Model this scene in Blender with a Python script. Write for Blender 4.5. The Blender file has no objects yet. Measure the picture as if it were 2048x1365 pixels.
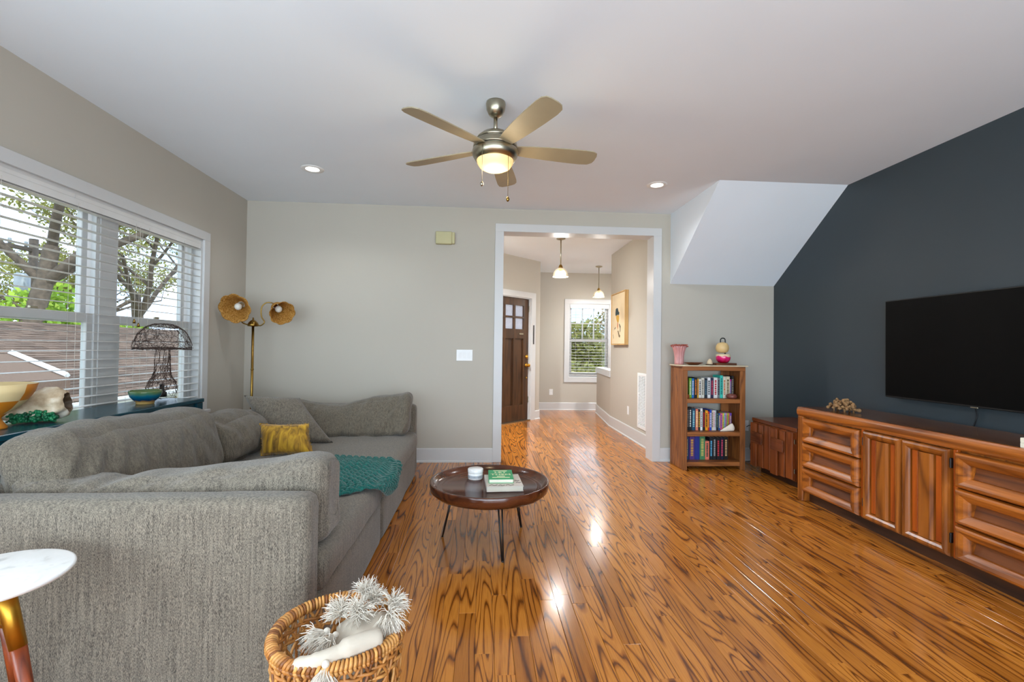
import bpy, math, random
from mathutils import Vector, Matrix, noise, Quaternion

# ---------------------------------------------------------------- camera, world, sun, big lights, exposure
SC = bpy.context.scene
C = SC.collection
PI = math.pi
CAMZ = 1.22
cd = bpy.data.cameras.new('camera'); cam = bpy.data.objects.new('camera', cd); C.objects.link(cam)
cd.sensor_width = 36.0; cd.lens = 926.72 / 2048 * 36; cd.clip_start = 0.05; cd.clip_end = 300
def _cam():
    yaw, pit, rol = .066, .014, .0128
    F = Vector((math.sin(yaw)*math.cos(pit), math.cos(yaw)*math.cos(pit), math.sin(pit)))
    r0 = Vector((math.cos(yaw), -math.sin(yaw), 0)); u0 = r0.cross(F)
    R = math.cos(rol)*r0 + math.sin(rol)*u0; U = -math.sin(rol)*r0 + math.cos(rol)*u0
    M = Matrix((R, U, -F)).transposed().to_4x4(); M.translation = (0, 0, CAMZ)
    cam.matrix_world = M
_cam()
SC.camera = cam
SC.view_settings.view_transform = 'Standard'; SC.view_settings.look = 'None'
SC.view_settings.gamma = 1.0; SC.view_settings.use_curve_mapping = False
SC.view_settings.exposure = -0.06

W = bpy.data.worlds.new('sky'); SC.world = W; W.use_nodes = True
def _world():
    nt = W.node_tree; N = nt.nodes; N.clear(); L = nt.links.new
    out = N.new('ShaderNodeOutputWorld'); bg = N.new('ShaderNodeBackground'); bg.inputs[1].default_value = 3.5
    tc = N.new('ShaderNodeTexCoord'); mp = N.new('ShaderNodeMapping'); mp.inputs['Scale'].default_value = (1, 1, 2.5)
    no = N.new('ShaderNodeTexNoise'); no.inputs['Scale'].default_value = 2.2; no.inputs['Detail'].default_value = 6
    cr = N.new('ShaderNodeValToRGB'); e = cr.color_ramp.elements
    e[0].position = .34; e[0].color = (.22, .38, .72, 1); e[1].position = .60; e[1].color = (.90, .94, 1, 1)
    L(tc.outputs['Generated'], mp.inputs[0]); L(mp.outputs[0], no.inputs['Vector']); L(no.outputs['Fac'], cr.inputs[0])
    L(cr.outputs[0], bg.inputs[0]); L(bg.outputs[0], out.inputs[0])
_world()
sd = bpy.data.lights.new('sun', 'SUN'); sun = bpy.data.objects.new('sun', sd); C.objects.link(sun)
sd.energy = 3.4; sd.angle = .01; sd.color = (1, .95, .86)
sun.rotation_euler = Vector((-.62, .52, -.75)).to_track_quat('-Z', 'Y').to_euler()
sun.location = (6, -6, 9)
def area(name, loc, aim, sx, sy, power, col=(1, 1, 1)):
    d = bpy.data.lights.new(name, 'AREA'); d.shape = 'RECTANGLE'; d.size = sx; d.size_y = sy; d.energy = power; d.color = col
    o = bpy.data.objects.new(name, d); C.objects.link(o); o.location = loc
    o.rotation_euler = Vector(aim).to_track_quat('-Z', 'Y').to_euler()
    return o
# added fill light behind the camera, set outside the made-up glass doors
area('rear_fill_light', (.4, -2.78, 1.25), (0, 1, .80), 5.2, 2.2, 345, (.78, .89, 1))
# added fill light tilted up to the ceiling, outside the made-up left window
area('side_fill_light', (-2.66, -.35, 1.38), (1, .25, .5), 3.3, 1.45, 115, (.78, .89, 1))

# ---------------------------------------------------------------- helpers
RNG = random.Random(7)
ORG = {}
def s2l(c):
    return tuple((x/12.92 if x <= .04045 else ((x+.055)/1.055)**2.4) for x in [v/255 for v in c[:3]])
class G:
    """vertex/face collector"""
    def __init__(s): s.v = []; s.f = []; s.sm = []
    def add(s, v, f, smooth=False):
        n = len(s.v); s.v += [Vector(p) for p in v]; s.f += [[i+n for i in q] for q in f]; s.sm += [smooth]*len(f); return s
    def box(s, a, b):
        (x0, y0, z0), (x1, y1, z1) = a, b
        x0, x1 = min(x0, x1), max(x0, x1); y0, y1 = min(y0, y1), max(y0, y1); z0, z1 = min(z0, z1), max(z0, z1)
        return s.add([(x0,y0,z0),(x1,y0,z0),(x1,y1,z0),(x0,y1,z0),(x0,y0,z1),(x1,y0,z1),(x1,y1,z1),(x0,y1,z1)],
                     [(0,3,2,1),(4,5,6,7),(0,1,5,4),(1,2,6,5),(2,3,7,6),(3,0,4,7)])
    def bbox(s, a, b, r=.004):
        """box with chamfered edges"""
        lo = [min(a[i], b[i]) for i in range(3)]; hi = [max(a[i], b[i]) for i in range(3)]
        r = min(r, min(hi[i]-lo[i] for i in range(3))*.49)
        V = []; idx = {}
        for sx in (0, 1):
            for sy in (0, 1):
                for sz in (0, 1):
                    for ax in range(3):
                        p = [(lo, hi)[k][i] for i, k in enumerate((sx, sy, sz))]
                        for i in range(3):
                            if i != ax: p[i] += r if (sx, sy, sz)[i] == 0 else -r
                        idx[(sx, sy, sz, ax)] = len(V); V.append(p)
        Fc = []
        def c(*k): return idx[k]
        for ax in range(3):
            o = [i for i in range(3) if i != ax]
            for sd in (0, 1):
                q = []
                for (p, t) in ((0, 0), (1, 0), (1, 1), (0, 1)):
                    k = [0, 0, 0]; k[ax] = sd; k[o[0]] = p; k[o[1]] = t; q.append(c(*k, ax))
                Fc.append(q)
        for e in range(3):
            o = [i for i in range(3) if i != e]
            for p in (0, 1):
                for t in (0, 1):
                    k0 = [0, 0, 0]; k0[o[0]] = p; k0[o[1]] = t; k1 = k0[:]; k1[e] = 1
                    Fc.append([c(*k0, o[0]), c(*k1, o[0]), c(*k1, o[1]), c(*k0, o[1])])
        for sx in (0, 1):
            for sy in (0, 1):
                for sz in (0, 1): Fc.append([c(sx, sy, sz, 0), c(sx, sy, sz, 1), c(sx, sy, sz, 2)])
        return s.add(V, Fc)
    def lathe(s, prof, c=(0, 0, 0), n=32, cap=(True, True), smooth=True, axis=None, rmod=None):
        """profile [(r,z)] about z, optionally re-aimed along axis"""
        V = []; Fc = []
        for j, (r, z) in enumerate(prof):
            for i in range(n):
                t = 2*PI*i/n; rr = r*(rmod(t, j/(len(prof)-1)) if rmod else 1)
                V.append(Vector((rr*math.cos(t), rr*math.sin(t), z)))
        for j in range(len(prof)-1):
            for i in range(n):
                k = (i+1) % n; Fc.append([j*n+i, j*n+k, (j+1)*n+k, (j+1)*n+i])
        if cap[0]: Fc.append(list(range(n))[::-1])
        if cap[1]: Fc.append([(len(prof)-1)*n+i for i in range(n)])
        if axis is not None:
            q = Vector((0, 0, 1)).rotation_difference(Vector(axis).normalized())
            V = [q @ p for p in V]
        c = Vector(c)
        n0 = len(s.f); s.add([p+c for p in V], Fc, smooth)
        return s
    def cyl(s, c, r, h, n=24, r2=None):
        return s.lathe([(r, 0), (r if r2 is None else r2, h)], c, n, smooth=True)
    def tube(s, pts, r, n=6, cap=True, closed=False):
        pts = [Vector(p) for p in pts]; m = len(pts)
        rad = r if hasattr(r, '__len__') else [r]*m
        V = []; Fc = []; up = None
        for i, p in enumerate(pts):
            if closed: t = pts[(i+1) % m]-pts[i-1]
            else: t = pts[min(i+1, m-1)]-pts[max(i-1, 0)]
            if t.length < 1e-9: t = Vector((0, 0, 1))
            t.normalize()
            if up is None:
                up = Vector((0, 0, 1)) if abs(t.z) < .9 else Vector((1, 0, 0))
            a = up - t*up.dot(t)
            if a.length < 1e-5: a = t.orthogonal()
            a.normalize(); up = a; b = t.cross(a)
            for k in range(n):
                w = 2*PI*k/n; V.append(p+(a*math.cos(w)+b*math.sin(w))*rad[i])
        for i in range(m if closed else m-1):
            j = (i+1) % m
            for k in range(n):
                l = (k+1) % n; Fc.append([i*n+k, i*n+l, j*n+l, j*n+k])
        if cap and not closed: Fc.append(list(range(n))[::-1]); Fc.append([(m-1)*n+k for k in range(n)])
        return s.add(V, Fc, n > 4)
    def ball(s, c, r, n=12, m=8, sq=(1, 1, 1)):
        V = []; Fc = []
        for j in range(m+1):
            p = PI*j/m
            for i in range(n):
                t = 2*PI*i/n
                V.append((c[0]+r*sq[0]*math.sin(p)*math.cos(t), c[1]+r*sq[1]*math.sin(p)*math.sin(t), c[2]-r*sq[2]*math.cos(p)))
        for j in range(m):
            for i in range(n):
                k = (i+1) % n; Fc.append([j*n+i, j*n+k, (j+1)*n+k, (j+1)*n+i])
        return s.add(V, Fc, True)
    def prism(s, poly, ax, a, b):
        """polygon in the plane normal to axis ax, extruded a..b"""
        def pt(p, h):
            q = list(p); q.insert(ax, h); return q
        n = len(poly); V = [pt(p, a) for p in poly]+[pt(p, b) for p in poly]
        Fc = [list(range(n))[::-1], list(range(n, 2*n))]+[[i, (i+1) % n, n+(i+1) % n, n+i] for i in range(n)]
        return s.add(V, Fc)
    def rbox(s, a, b, r=.04, n=10, puff=(0, 0, 0), wr=0, seed=0, wf=5):
        """soft rounded box: subdivided, rounded edges, bulging faces, wrinkles"""
        lo = Vector([min(a[i], b[i]) for i in range(3)]); hi = Vector([max(a[i], b[i]) for i in range(3)])
        c = (lo+hi)/2; h = (hi-lo)/2; r = min(r, min(h)*.98)
        def warp(t): return math.copysign(1-(1-abs(t))**1.5, t)
        pos = {}; V = []; Fc = []
        def vid(k):
            if k in pos: return pos[k]
            u = [warp(2*t/n-1) for t in k]
            q = Vector([u[i]*h[i] for i in range(3)])
            inner = Vector([max(-(h[i]-r), min(h[i]-r, q[i])) for i in range(3)])
            d = q-inner
            nn = d.normalized() if d.length > 1e-9 else Vector((0, 0, 0))
            p = inner+nn*r if d.length > 1e-9 else q
            for i in range(3):
                if puff[i]:
                    j, l = [x for x in range(3) if x != i]
                    p[i] += puff[i]*u[i]*(1-u[j]**2)*(1-u[l]**2)
            p = p+c
            if wr:
                w = noise.noise(p*wf+Vector((seed*3.1, seed, 0)))*.6+noise.noise(p*wf*2.3+Vector((0, seed*5.3, 0)))*.4
                p += nn*wr*w*2 if nn.length else Vector()
            pos[k] = len(V); V.append(p); return pos[k]
        for ax in range(3):
            o = [i for i in range(3) if i != ax]
            for sd in (0, n):
                for i in range(n):
                    for j in range(n):
                        q = []
                        for (p, t) in ((0, 0), (1, 0), (1, 1), (0, 1)):
                            k = [0, 0, 0]; k[ax] = sd; k[o[0]] = i+p; k[o[1]] = j+t; q.append(vid(tuple(k)))
                        Fc.append(q if (sd == n) == (ax != 1) else q[::-1])
        return s.add(V, Fc, True)
    def pillow(s, q, t, n=22, pinch=.06, wr=.01, seed=0, e=.42, sag=0):
        """cushion on four corner points (tl,tr,br,bl), thickness t"""
        q = [Vector(p) for p in q]; nrm = (q[1]-q[0]).cross(q[3]-q[0]).normalized()
        V = []; Fc = []
        for side in (1, -1):
            for j in range(n+1):
                for i in range(n+1):
                    u = 2*i/n-1; w = 2*j/n-1
                    uu = u*(1-pinch*(1-w*w)*1.0+0) if abs(u) > .0 else u
                    ww = w*(1-pinch*(1-u*u))
                    a = (uu+1)/2; b = (ww+1)/2
                    p = q[0].lerp(q[1], a).lerp(q[3].lerp(q[2], a), b)
                    k = (max(0, (1-u*u))*max(0, (1-w*w)))**e
                    d = t*.5*k
                    p = p+nrm*side*d
                    nz = noise.noise(p*7+Vector((seed, 2.1*seed, side)))*.6+noise.noise(p*17+Vector((side, seed, 0)))*.4
                    p += nrm*side*wr*nz*2*min(1, k*1.5)
                    p.z -= sag*(1-u*u)*(1-b)
                    V.append(p)
        m = (n+1)*(n+1)
        for sd in (0, 1):
            for j in range(n):
                for i in range(n):
                    f = [sd*m+j*(n+1)+i, sd*m+j*(n+1)+i+1, sd*m+(j+1)*(n+1)+i+1, sd*m+(j+1)*(n+1)+i]
                    Fc.append(f if sd == 0 else f[::-1])
        return s.add(V, Fc, True)
    def loops(s, L, cap=True):
        """stack of equal-length point loops"""
        n = len(L[0]); V = [p for l in L for p in l]; Fc = []
        for j in range(len(L)-1):
            for i in range(n):
                k = (i+1) % n; Fc.append([j*n+i, j*n+k, (j+1)*n+k, (j+1)*n+i])
        if cap: Fc.append([(len(L)-1)*n+i for i in range(n)])
        return s.add(V, Fc)
    def xf(s, M):
        s.v = [M @ p for p in s.v]; return s
def link(o, parent=None):
    C.objects.link(o)
    if parent is not None: o.parent = parent
    return o
def obj(name, g, mat, parent=None, world=True, fix=True, merge=False):
    M = ORG.get(parent) if parent is not None else None
    vs = g.v
    if M is not None and world:
        I = M.inverted(); vs = [I @ p for p in vs]
    me = bpy.data.meshes.new(name); me.from_pydata([tuple(p) for p in vs], [], g.f)
    me.polygons.foreach_set('use_smooth', g.sm)
    if fix:
        import bmesh
        bm = bmesh.new(); bm.from_mesh(me)
        if merge: bmesh.ops.remove_doubles(bm, verts=bm.verts, dist=1e-5)
        bmesh.ops.recalc_face_normals(bm, faces=bm.faces); bm.to_mesh(me); bm.free()
    me.materials.append(mat)
    o = bpy.data.objects.new(name, me); link(o, parent)
    if parent is not None: ORG[o] = M
    return o
def tag(o, label=None, cat=None, group=None, kind=None):
    if label: o['label'] = label
    if cat: o['category'] = cat
    if group: o['group'] = group
    if kind: o['kind'] = kind
    return o
def thing(name, loc, label=None, cat=None, group=None, kind=None, rz=0):
    o = bpy.data.objects.new(name, None); o.empty_display_size = .05; C.objects.link(o)
    o.location = loc; o.rotation_euler = (0, 0, rz)
    ORG[o] = Matrix.Translation(Vector(loc)) @ Matrix.Rotation(rz, 4, 'Z')
    return tag(o, label, cat, group, kind)
def copy_tree(o, parent=None):
    c = o.copy(); C.objects.link(c)
    if parent is not None: c.parent = parent
    for ch in o.children: copy_tree(ch, c)
    return c
def text(name, body, size, M, mat, parent, thick=.0004, align='CENTER'):
    cu = bpy.data.curves.new(name, 'FONT'); cu.body = body; cu.size = size; cu.extrude = thick
    cu.align_x = align; cu.align_y = 'CENTER'
    t = bpy.data.objects.new(name, cu); me = bpy.data.meshes.new_from_object(t); bpy.data.objects.remove(t)
    P = ORG.get(parent)
    me.transform((P.inverted() @ M) if P is not None else M)
    me.materials.clear(); me.materials.append(mat)
    o = bpy.data.objects.new(name, me); link(o, parent); ORG[o] = P
    return o

# ---------------------------------------------------------------- materials
class NT:
    def __init__(s, name):
        s.m = bpy.data.materials.new(name); s.m.use_nodes = True; s.t = s.m.node_tree; s.N = s.t.nodes; s.N.clear()
        s.out = s.N.new('ShaderNodeOutputMaterial'); s.b = s.N.new('ShaderNodeBsdfPrincipled'); s.L = s.t.links.new
        s.L(s.b.outputs[0], s.out.inputs[0])
    def set(s, **k):
        for a, v in k.items(): s.b.inputs[a.replace('_', ' ')].default_value = v
        return s
    def coord(s, scale=(1, 1, 1), kind='Object', loc=(0, 0, 0)):
        tc = s.N.new('ShaderNodeTexCoord'); mp = s.N.new('ShaderNodeMapping')
        mp.inputs['Scale'].default_value = scale; mp.inputs['Location'].default_value = loc
        s.L(tc.outputs[kind], mp.inputs[0]); return mp.outputs[0]
    def noise(s, vec, scale=1, detail=2, dist=0, rough=.5):
        n = s.N.new('ShaderNodeTexNoise'); n.inputs['Scale'].default_value = scale; n.inputs['Detail'].default_value = detail
        n.inputs['Distortion'].default_value = dist; n.inputs['Roughness'].default_value = rough
        s.L(vec, n.inputs['Vector']); return n.outputs['Fac']
    def math(s, op, a, b=None, clamp=False):
        n = s.N.new('ShaderNodeMath'); n.operation = op; n.use_clamp = clamp
        for i, x in enumerate((a, b)):
            if x is None: continue
            if isinstance(x, (int, float)): n.inputs[i].default_value = x
            else: s.L(x, n.inputs[i])
        return n.outputs[0]
    def ramp(s, fac, stops, interp='LINEAR'):
        n = s.N.new('ShaderNodeValToRGB'); n.color_ramp.interpolation = interp; e = n.color_ramp.elements
        while len(e) < len(stops): e.new(.5)
        for i, (p, c) in enumerate(stops): e[i].position = p; e[i].color = (*c, 1) if len(c) == 3 else c
        s.L(fac, n.inputs[0]); return n.outputs[0]
    def mix(s, fac, a, b, mode='MIX'):
        n = s.N.new('ShaderNodeMix'); n.data_type = 'RGBA'; n.blend_type = mode
        for i, x in ((0, fac), (6, a), (7, b)):
            if isinstance(x, (int, float)): n.inputs[i].default_value = x
            elif isinstance(x, (tuple, list)): n.inputs[i].default_value = (*x[:3], 1)
            else: s.L(x, n.inputs[i])
        return n.outputs[2]
    def col(s, x):
        s.L(x, s.b.inputs['Base Color']); return s
    def bump(s, h, strength=.2, dist=.002):
        n = s.N.new('ShaderNodeBump'); n.inputs['Strength'].default_value = strength; n.inputs['Distance'].default_value = dist
        s.L(h, n.inputs['Height']); s.L(n.outputs[0], s.b.inputs['Normal']); return s
def plain(name, c, rough=.5, metal=0, var=.06, scale=6, bump=0, **k):
    """paint / plastic / metal with slight procedural variation"""
    m = NT(name); lin = s2l(c)
    n = m.noise(m.coord((scale,)*3), 1, 3)
    m.col(m.ramp(n, [(.25, tuple(v*(1-var) for v in lin)), (.75, tuple(min(1, v*(1+var)) for v in lin))]))
    m.set(Roughness=rough, Metallic=metal, **k)
    if bump: m.bump(m.noise(m.coord((scale*18,)*3), 1, 3), .25, bump)
    return m.m
def wood(name, light, dark, axis='y', rings=9, freq=9, rough=.35, line=.5, bump=.0006, tint=.25):
    """flat-sawn grain: contour lines of a stretched noise field"""
    m = NT(name); s = {'x': (.1, 1, 1), 'y': (1, .1, 1), 'z': (1, 1, .1)}[axis]
    v = m.coord(tuple(freq*q for q in s))
    base = m.noise(v, 1, 2, .3)
    w = m.math('PINGPONG', m.math('MULTIPLY', base, rings), .5)
    fine = m.noise(m.coord(tuple((freq*26 if q == 1 else freq*.5) for q in s)), 1, 3)
    tone = m.noise(m.coord(tuple(freq*.35*q for q in s), loc=(3, 1, 7)), 1, 2)
    li, da = s2l(light), s2l(dark); mid = tuple(.45*a+.55*b for a, b in zip(li, da))
    c = m.ramp(w, [(.0, da), (.16*line*2, mid), (.36, li), (.5, li)])
    c = m.mix(m.math('MULTIPLY', m.ramp(fine, [(.42, (1, 1, 1)), (.62, (0, 0, 0))]), .45), c, mid)
    c = m.mix(m.math('MULTIPLY', m.ramp(tone, [(.35, (1, 1, 1)), (.65, (0, 0, 0))]), tint), c, da)
    m.col(c); m.set(Roughness=rough)
    m.bump(fine, .3, bump)
    return m.m
def cloth(name, light, dark, sc=1.0, bump=.0015, rough=.95, sheen=.2):
    m = NT(name)
    a = m.noise(m.coord((700*sc, 700*sc, 150*sc)), 1, 2)
    b = m.noise(m.coord((150*sc, 700*sc, 700*sc)), 1, 2)
    ge = m.N.new('ShaderNodeNewGeometry'); sp = m.N.new('ShaderNodeSeparateXYZ'); m.L(ge.outputs['Normal'], sp.inputs[0])
    k = m.math('MULTIPLY', m.math('ABSOLUTE', sp.outputs[2]), 1.0)
    mx = m.N.new('ShaderNodeMix'); m.L(k, mx.inputs[0]); m.L(a, mx.inputs[2]); m.L(b, mx.inputs[3]); w = mx.outputs[0]
    slub = m.noise(m.coord((110*sc, 110*sc, 5*sc)), 1, 3)
    tot = m.math('ADD', m.math('MULTIPLY', w, .75), m.math('MULTIPLY', slub, .25))
    m.col(m.ramp(tot, [(.36, s2l(dark)), (.5, tuple((p+q)/2 for p, q in zip(s2l(dark), s2l(light)))), (.62, s2l(light))]))
    m.set(Roughness=rough, Sheen_Weight=sheen); m.bump(w, .6, bump)
    return m.m
def emit(name, c, strength, base=None):
    m = NT(name); m.set(Roughness=.4); m.col(m.ramp(m.noise(m.coord((5, 5, 5)), 1, 1), [(0, s2l(base or c)), (1, s2l(base or c))]))
    m.b.inputs['Emission Color'].default_value = (*s2l(c), 1); m.b.inputs['Emission Strength'].default_value = strength
    return m.m
def glass(name, c=(245, 250, 250), rough=0.0):
    """thin clear pane: mostly transparent with a fresnel reflection"""
    m = bpy.data.materials.new(name); m.use_nodes = True; t = m.node_tree; t.nodes.clear()
    o = t.nodes.new('ShaderNodeOutputMaterial'); mx = t.nodes.new('ShaderNodeMixShader'); tr = t.nodes.new('ShaderNodeBsdfTransparent')
    gl = t.nodes.new('ShaderNodeBsdfGlossy'); lw = t.nodes.new('ShaderNodeLayerWeight'); pw = t.nodes.new('ShaderNodeMath'); pw.operation = 'POWER'; pw.inputs[1].default_value = 5
    fr = t.nodes.new('ShaderNodeMath'); fr.operation = 'MULTIPLY_ADD'; fr.inputs[1].default_value = .8; fr.inputs[2].default_value = .02
    t.links.new(lw.outputs['Facing'], pw.inputs[0]); t.links.new(pw.outputs[0], fr.inputs[0])
    tr.inputs[0].default_value = (*s2l(c), 1); gl.inputs['Roughness'].default_value = rough
    t.links.new(fr.outputs[0], mx.inputs[0]); t.links.new(tr.outputs[0], mx.inputs[1]); t.links.new(gl.outputs[0], mx.inputs[2])
    t.links.new(mx.outputs[0], o.inputs[0]); return m

def floor_mat():
    m = NT('oak_floor')
    at = m.N.new('ShaderNodeAttribute'); at.attribute_name = 'rnd'; r = at.outputs['Fac']
    tc = m.N.new('ShaderNodeTexCoord'); off = m.N.new('ShaderNodeCombineXYZ')
    m.L(m.math('MULTIPLY', r, 91.7), off.inputs[0]); m.L(m.math('MULTIPLY', r, 57.3), off.inputs[1]); m.L(m.math('MULTIPLY', r, 23.9), off.inputs[2])
    def vec(sx, sy):
        mp = m.N.new('ShaderNodeMapping'); mp.inputs['Scale'].default_value = (sx, sy, 1)
        ad = m.N.new('ShaderNodeVectorMath'); ad.operation = 'ADD'
        m.L(tc.outputs['Object'], mp.inputs[0]); m.L(mp.outputs[0], ad.inputs[0]); m.L(off.outputs[0], ad.inputs[1]); return ad.outputs[0]
    base = m.noise(vec(8.5, .62), 1, 1.4, .35, .4)
    w = m.math('PINGPONG', m.math('MULTIPLY', base, m.math('ADD', 9, m.math('MULTIPLY', r, 8))), .5)
    fine = m.noise(vec(420, 7), 1, 3)
    wob = m.noise(vec(90, 9), 1, 2)
    w = m.math('ADD', w, m.math('MULTIPLY', m.math('SUBTRACT', wob, .5), .16))
    dark = s2l((96, 51, 15)); mid = s2l((158, 91, 30)); lite = s2l((197, 124, 47))
    c = m.ramp(w, [(.0, dark), (.02, dark), (.085, mid), (.21, lite), (.5, lite)])
    c = m.mix(m.math('MULTIPLY', m.ramp(fine, [(.36, (1, 1, 1)), (.52, (0, 0, 0))]), .4), c, s2l((132, 72, 22)))
    tone = m.ramp(r, [(0, (.62, .56, .5)), (.25, (.86, .82, .78)), (.6, (1, 1, 1)), (1, (1.0, 1.0, .98))])
    c = m.mix(1.0, c, tone, 'MULTIPLY')
    m.col(c)
    ru = m.math('ADD', .13, m.math('MULTIPLY', m.noise(m.coord((2, 1.5, 1)), 1, 4), .12)); m.L(ru, m.b.inputs['Roughness'])
    h = m.math('ADD', m.math('MULTIPLY', fine, .5), m.math('MULTIPLY', w, .6))
    m.bump(h, .18, .0008)
    m.set(Coat_Weight=.25, Coat_Roughness=.07, Specular_IOR_Level=.4)
    return m.m
def wall_mat(name, c, rough=.75, sheen=0):
    m = NT(name); lin = s2l(c)
    m.col(m.ramp(m.noise(m.coord((1.5,)*3), 1, 3), [(.3, tuple(v*.985 for v in lin)), (.7, tuple(min(1, v*1.015) for v in lin))]))
    m.set(Roughness=rough); m.bump(m.noise(m.coord((160,)*3), 1, 2), .06, .0015); return m.m
def roof_mat():
    m = NT('asphalt_shingle'); oi = m.N.new('ShaderNodeObjectInfo'); isl = m.N.new('ShaderNodeNewGeometry')
    r = m.math('FRACT', m.math('ADD', oi.outputs['Random'], isl.outputs['Random Per Island']))
    c = m.ramp(r, [(0, s2l((84, 66, 54))), (.35, s2l((124, 100, 84))), (.7, s2l((142, 116, 98))), (1, s2l((100, 80, 66)))])
    c = m.mix(m.noise(m.coord((70, 70, 70)), 1, 3), c, s2l((76, 60, 50)), 'MIX')
    m.col(c); m.set(Roughness=.95); return m.m
def leaf_mat(name, cols):
    m = NT(name); isl = m.N.new('ShaderNodeNewGeometry')
    st = [(i/(len(cols)-1), s2l(c)) for i, c in enumerate(cols)]
    m.col(m.ramp(isl.outputs['Random Per Island'], st)); m.set(Roughness=.6)
    tr = m.N.new('ShaderNodeBsdfTranslucent'); mx = m.N.new('ShaderNodeMixShader'); mx.inputs[0].default_value = .35
    tr.inputs[0].default_value = (*s2l(cols[-1]), 1)
    m.L(m.b.outputs[0], mx.inputs[1]); m.L(tr.outputs[0], mx.inputs[2]); m.L(mx.outputs[0], m.out.inputs[0]); return m.m
def marble_mat():
    m = NT('marble'); n = m.noise(m.coord((7, 7, 7)), 1, 5, 1.2)
    m.col(m.ramp(n, [(.3, s2l((205, 203, 200))), (.44, s2l((236, 234, 231))), (.6, s2l((242, 240, 238))), (.68, s2l((214, 211, 207)))]))
    m.set(Roughness=.2); return m.m
def glaze_mat():
    m = NT('teal_glaze'); tc = m.N.new('ShaderNodeTexCoord'); sp = m.N.new('ShaderNodeSeparateXYZ'); m.L(tc.outputs['Generated'], sp.inputs[0])
    z = m.math('ADD', sp.outputs[2], m.math('MULTIPLY', m.math('SUBTRACT', m.noise(m.coord((30, 30, 4)), 1, 3), .5), .22))
    m.col(m.ramp(z, [(.12, s2l((196, 160, 96))), (.24, s2l((150, 110, 60))), (.32, s2l((10, 60, 100))), (.6, s2l((8, 96, 120))), (.8, s2l((70, 110, 80))), (.97, s2l((90, 105, 60)))]))
    m.set(Roughness=.12); return m.m

M = {}
M['wall'] = wall_mat('greige_paint', (186, 179, 166))
M['ceil'] = wall_mat('ceiling_paint', (232, 239, 246), .9)
M['trim'] = wall_mat('white_trim_paint', (204, 203, 201), .35)
M['navy'] = wall_mat('charcoal_blue_paint', (52, 62, 68), .5)
M['floor'] = floor_mat()
M['sub'] = plain('subfloor', (40, 24, 12), .9)
M['white'] = plain('white_plastic', (235, 235, 233), .35)
M['slat'] = plain('blind_slat', (218, 216, 212), .4)
M['cord'] = plain('blind_cord', (196, 190, 178), .8)
M['glass'] = glass('window_glass')
M['nickel'] = plain('brushed_nickel', (168, 160, 140), .3, 1, .1, 20)
M['blade'] = plain('taupe_blade', (150, 138, 112), .5)
M['black'] = plain('black_metal', (18, 18, 19), .4)
M['brass'] = plain('antique_brass', (150, 118, 58), .28, 1, .1, 20)
M['gold'] = plain('gold_metal', (190, 142, 52), .38, 1, .05, 12)
M['bulb'] = emit('warm_bulb', (255, 214, 150), 14)
M['bowlglow'] = emit('lit_fan_glass', (255, 206, 120), .62, (236, 214, 160))
M['can'] = emit('recessed_lens', (255, 250, 242), 5)
M['sofa'] = cloth('tweed_grey', (141, 130, 114), (48, 42, 35))
M['sofa_dark'] = cloth('tweed_grey_cushion', (132, 121, 104), (50, 44, 36))
M['walnut'] = wood('sideboard_wood', (182, 102, 32), (104, 50, 12), 'y', 7, 7, .28)
M['walnut_z'] = wood('sideboard_wood_upright', (178, 102, 34), (98, 48, 12), 'z', 7, 7, .28)
M['orange_z'] = wood('sideboard_orange_strip', (196, 96, 22), (140, 56, 10), 'z', 5, 8, .3)
M['walnut_top'] = wood('sideboard_top', (112, 70, 40), (62, 34, 18), 'y', 8, 8, .2)
M['recess'] = wood('shaded_recess_wood', (128, 68, 24), (78, 38, 12), 'y', 6, 8, .65)  # darker wood paints the slot's shadow into the recess colour
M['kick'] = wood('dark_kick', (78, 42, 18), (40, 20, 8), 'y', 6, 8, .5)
M['mahog_z'] = wood('cabinet_wood', (146, 76, 32), (92, 42, 14), 'z', 6, 7, .35)
M['mahog_y'] = wood('cabinet_top_wood', (120, 62, 30), (74, 36, 16), 'y', 6, 7, .25)
M['pine_z'] = wood('bookcase_wood', (166, 102, 50), (104, 58, 24), 'z', 8, 8, .45)
M['pine_x'] = wood('bookcase_shelf_wood', (170, 104, 52), (110, 62, 26), 'x', 7, 8, .45)
M['tray'] = wood('tray_mahogany', (96, 50, 26), (54, 24, 12), 'x', 6, 6, .16)
M['teal'] = plain('teal_lacquer', (14, 62, 76), .22, 0, .2, 5)
M['doorw'] = wood('door_stain', (86, 56, 30), (48, 28, 14), 'z', 6, 6, .4)
M['marble'] = marble_mat()
M['screen'] = plain('tv_screen', (3, 3, 3), .5, 0, .02, Specular_IOR_Level=.1)
M['paper'] = plain('book_pages', (226, 218, 200), .9, bump=.0005)
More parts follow.
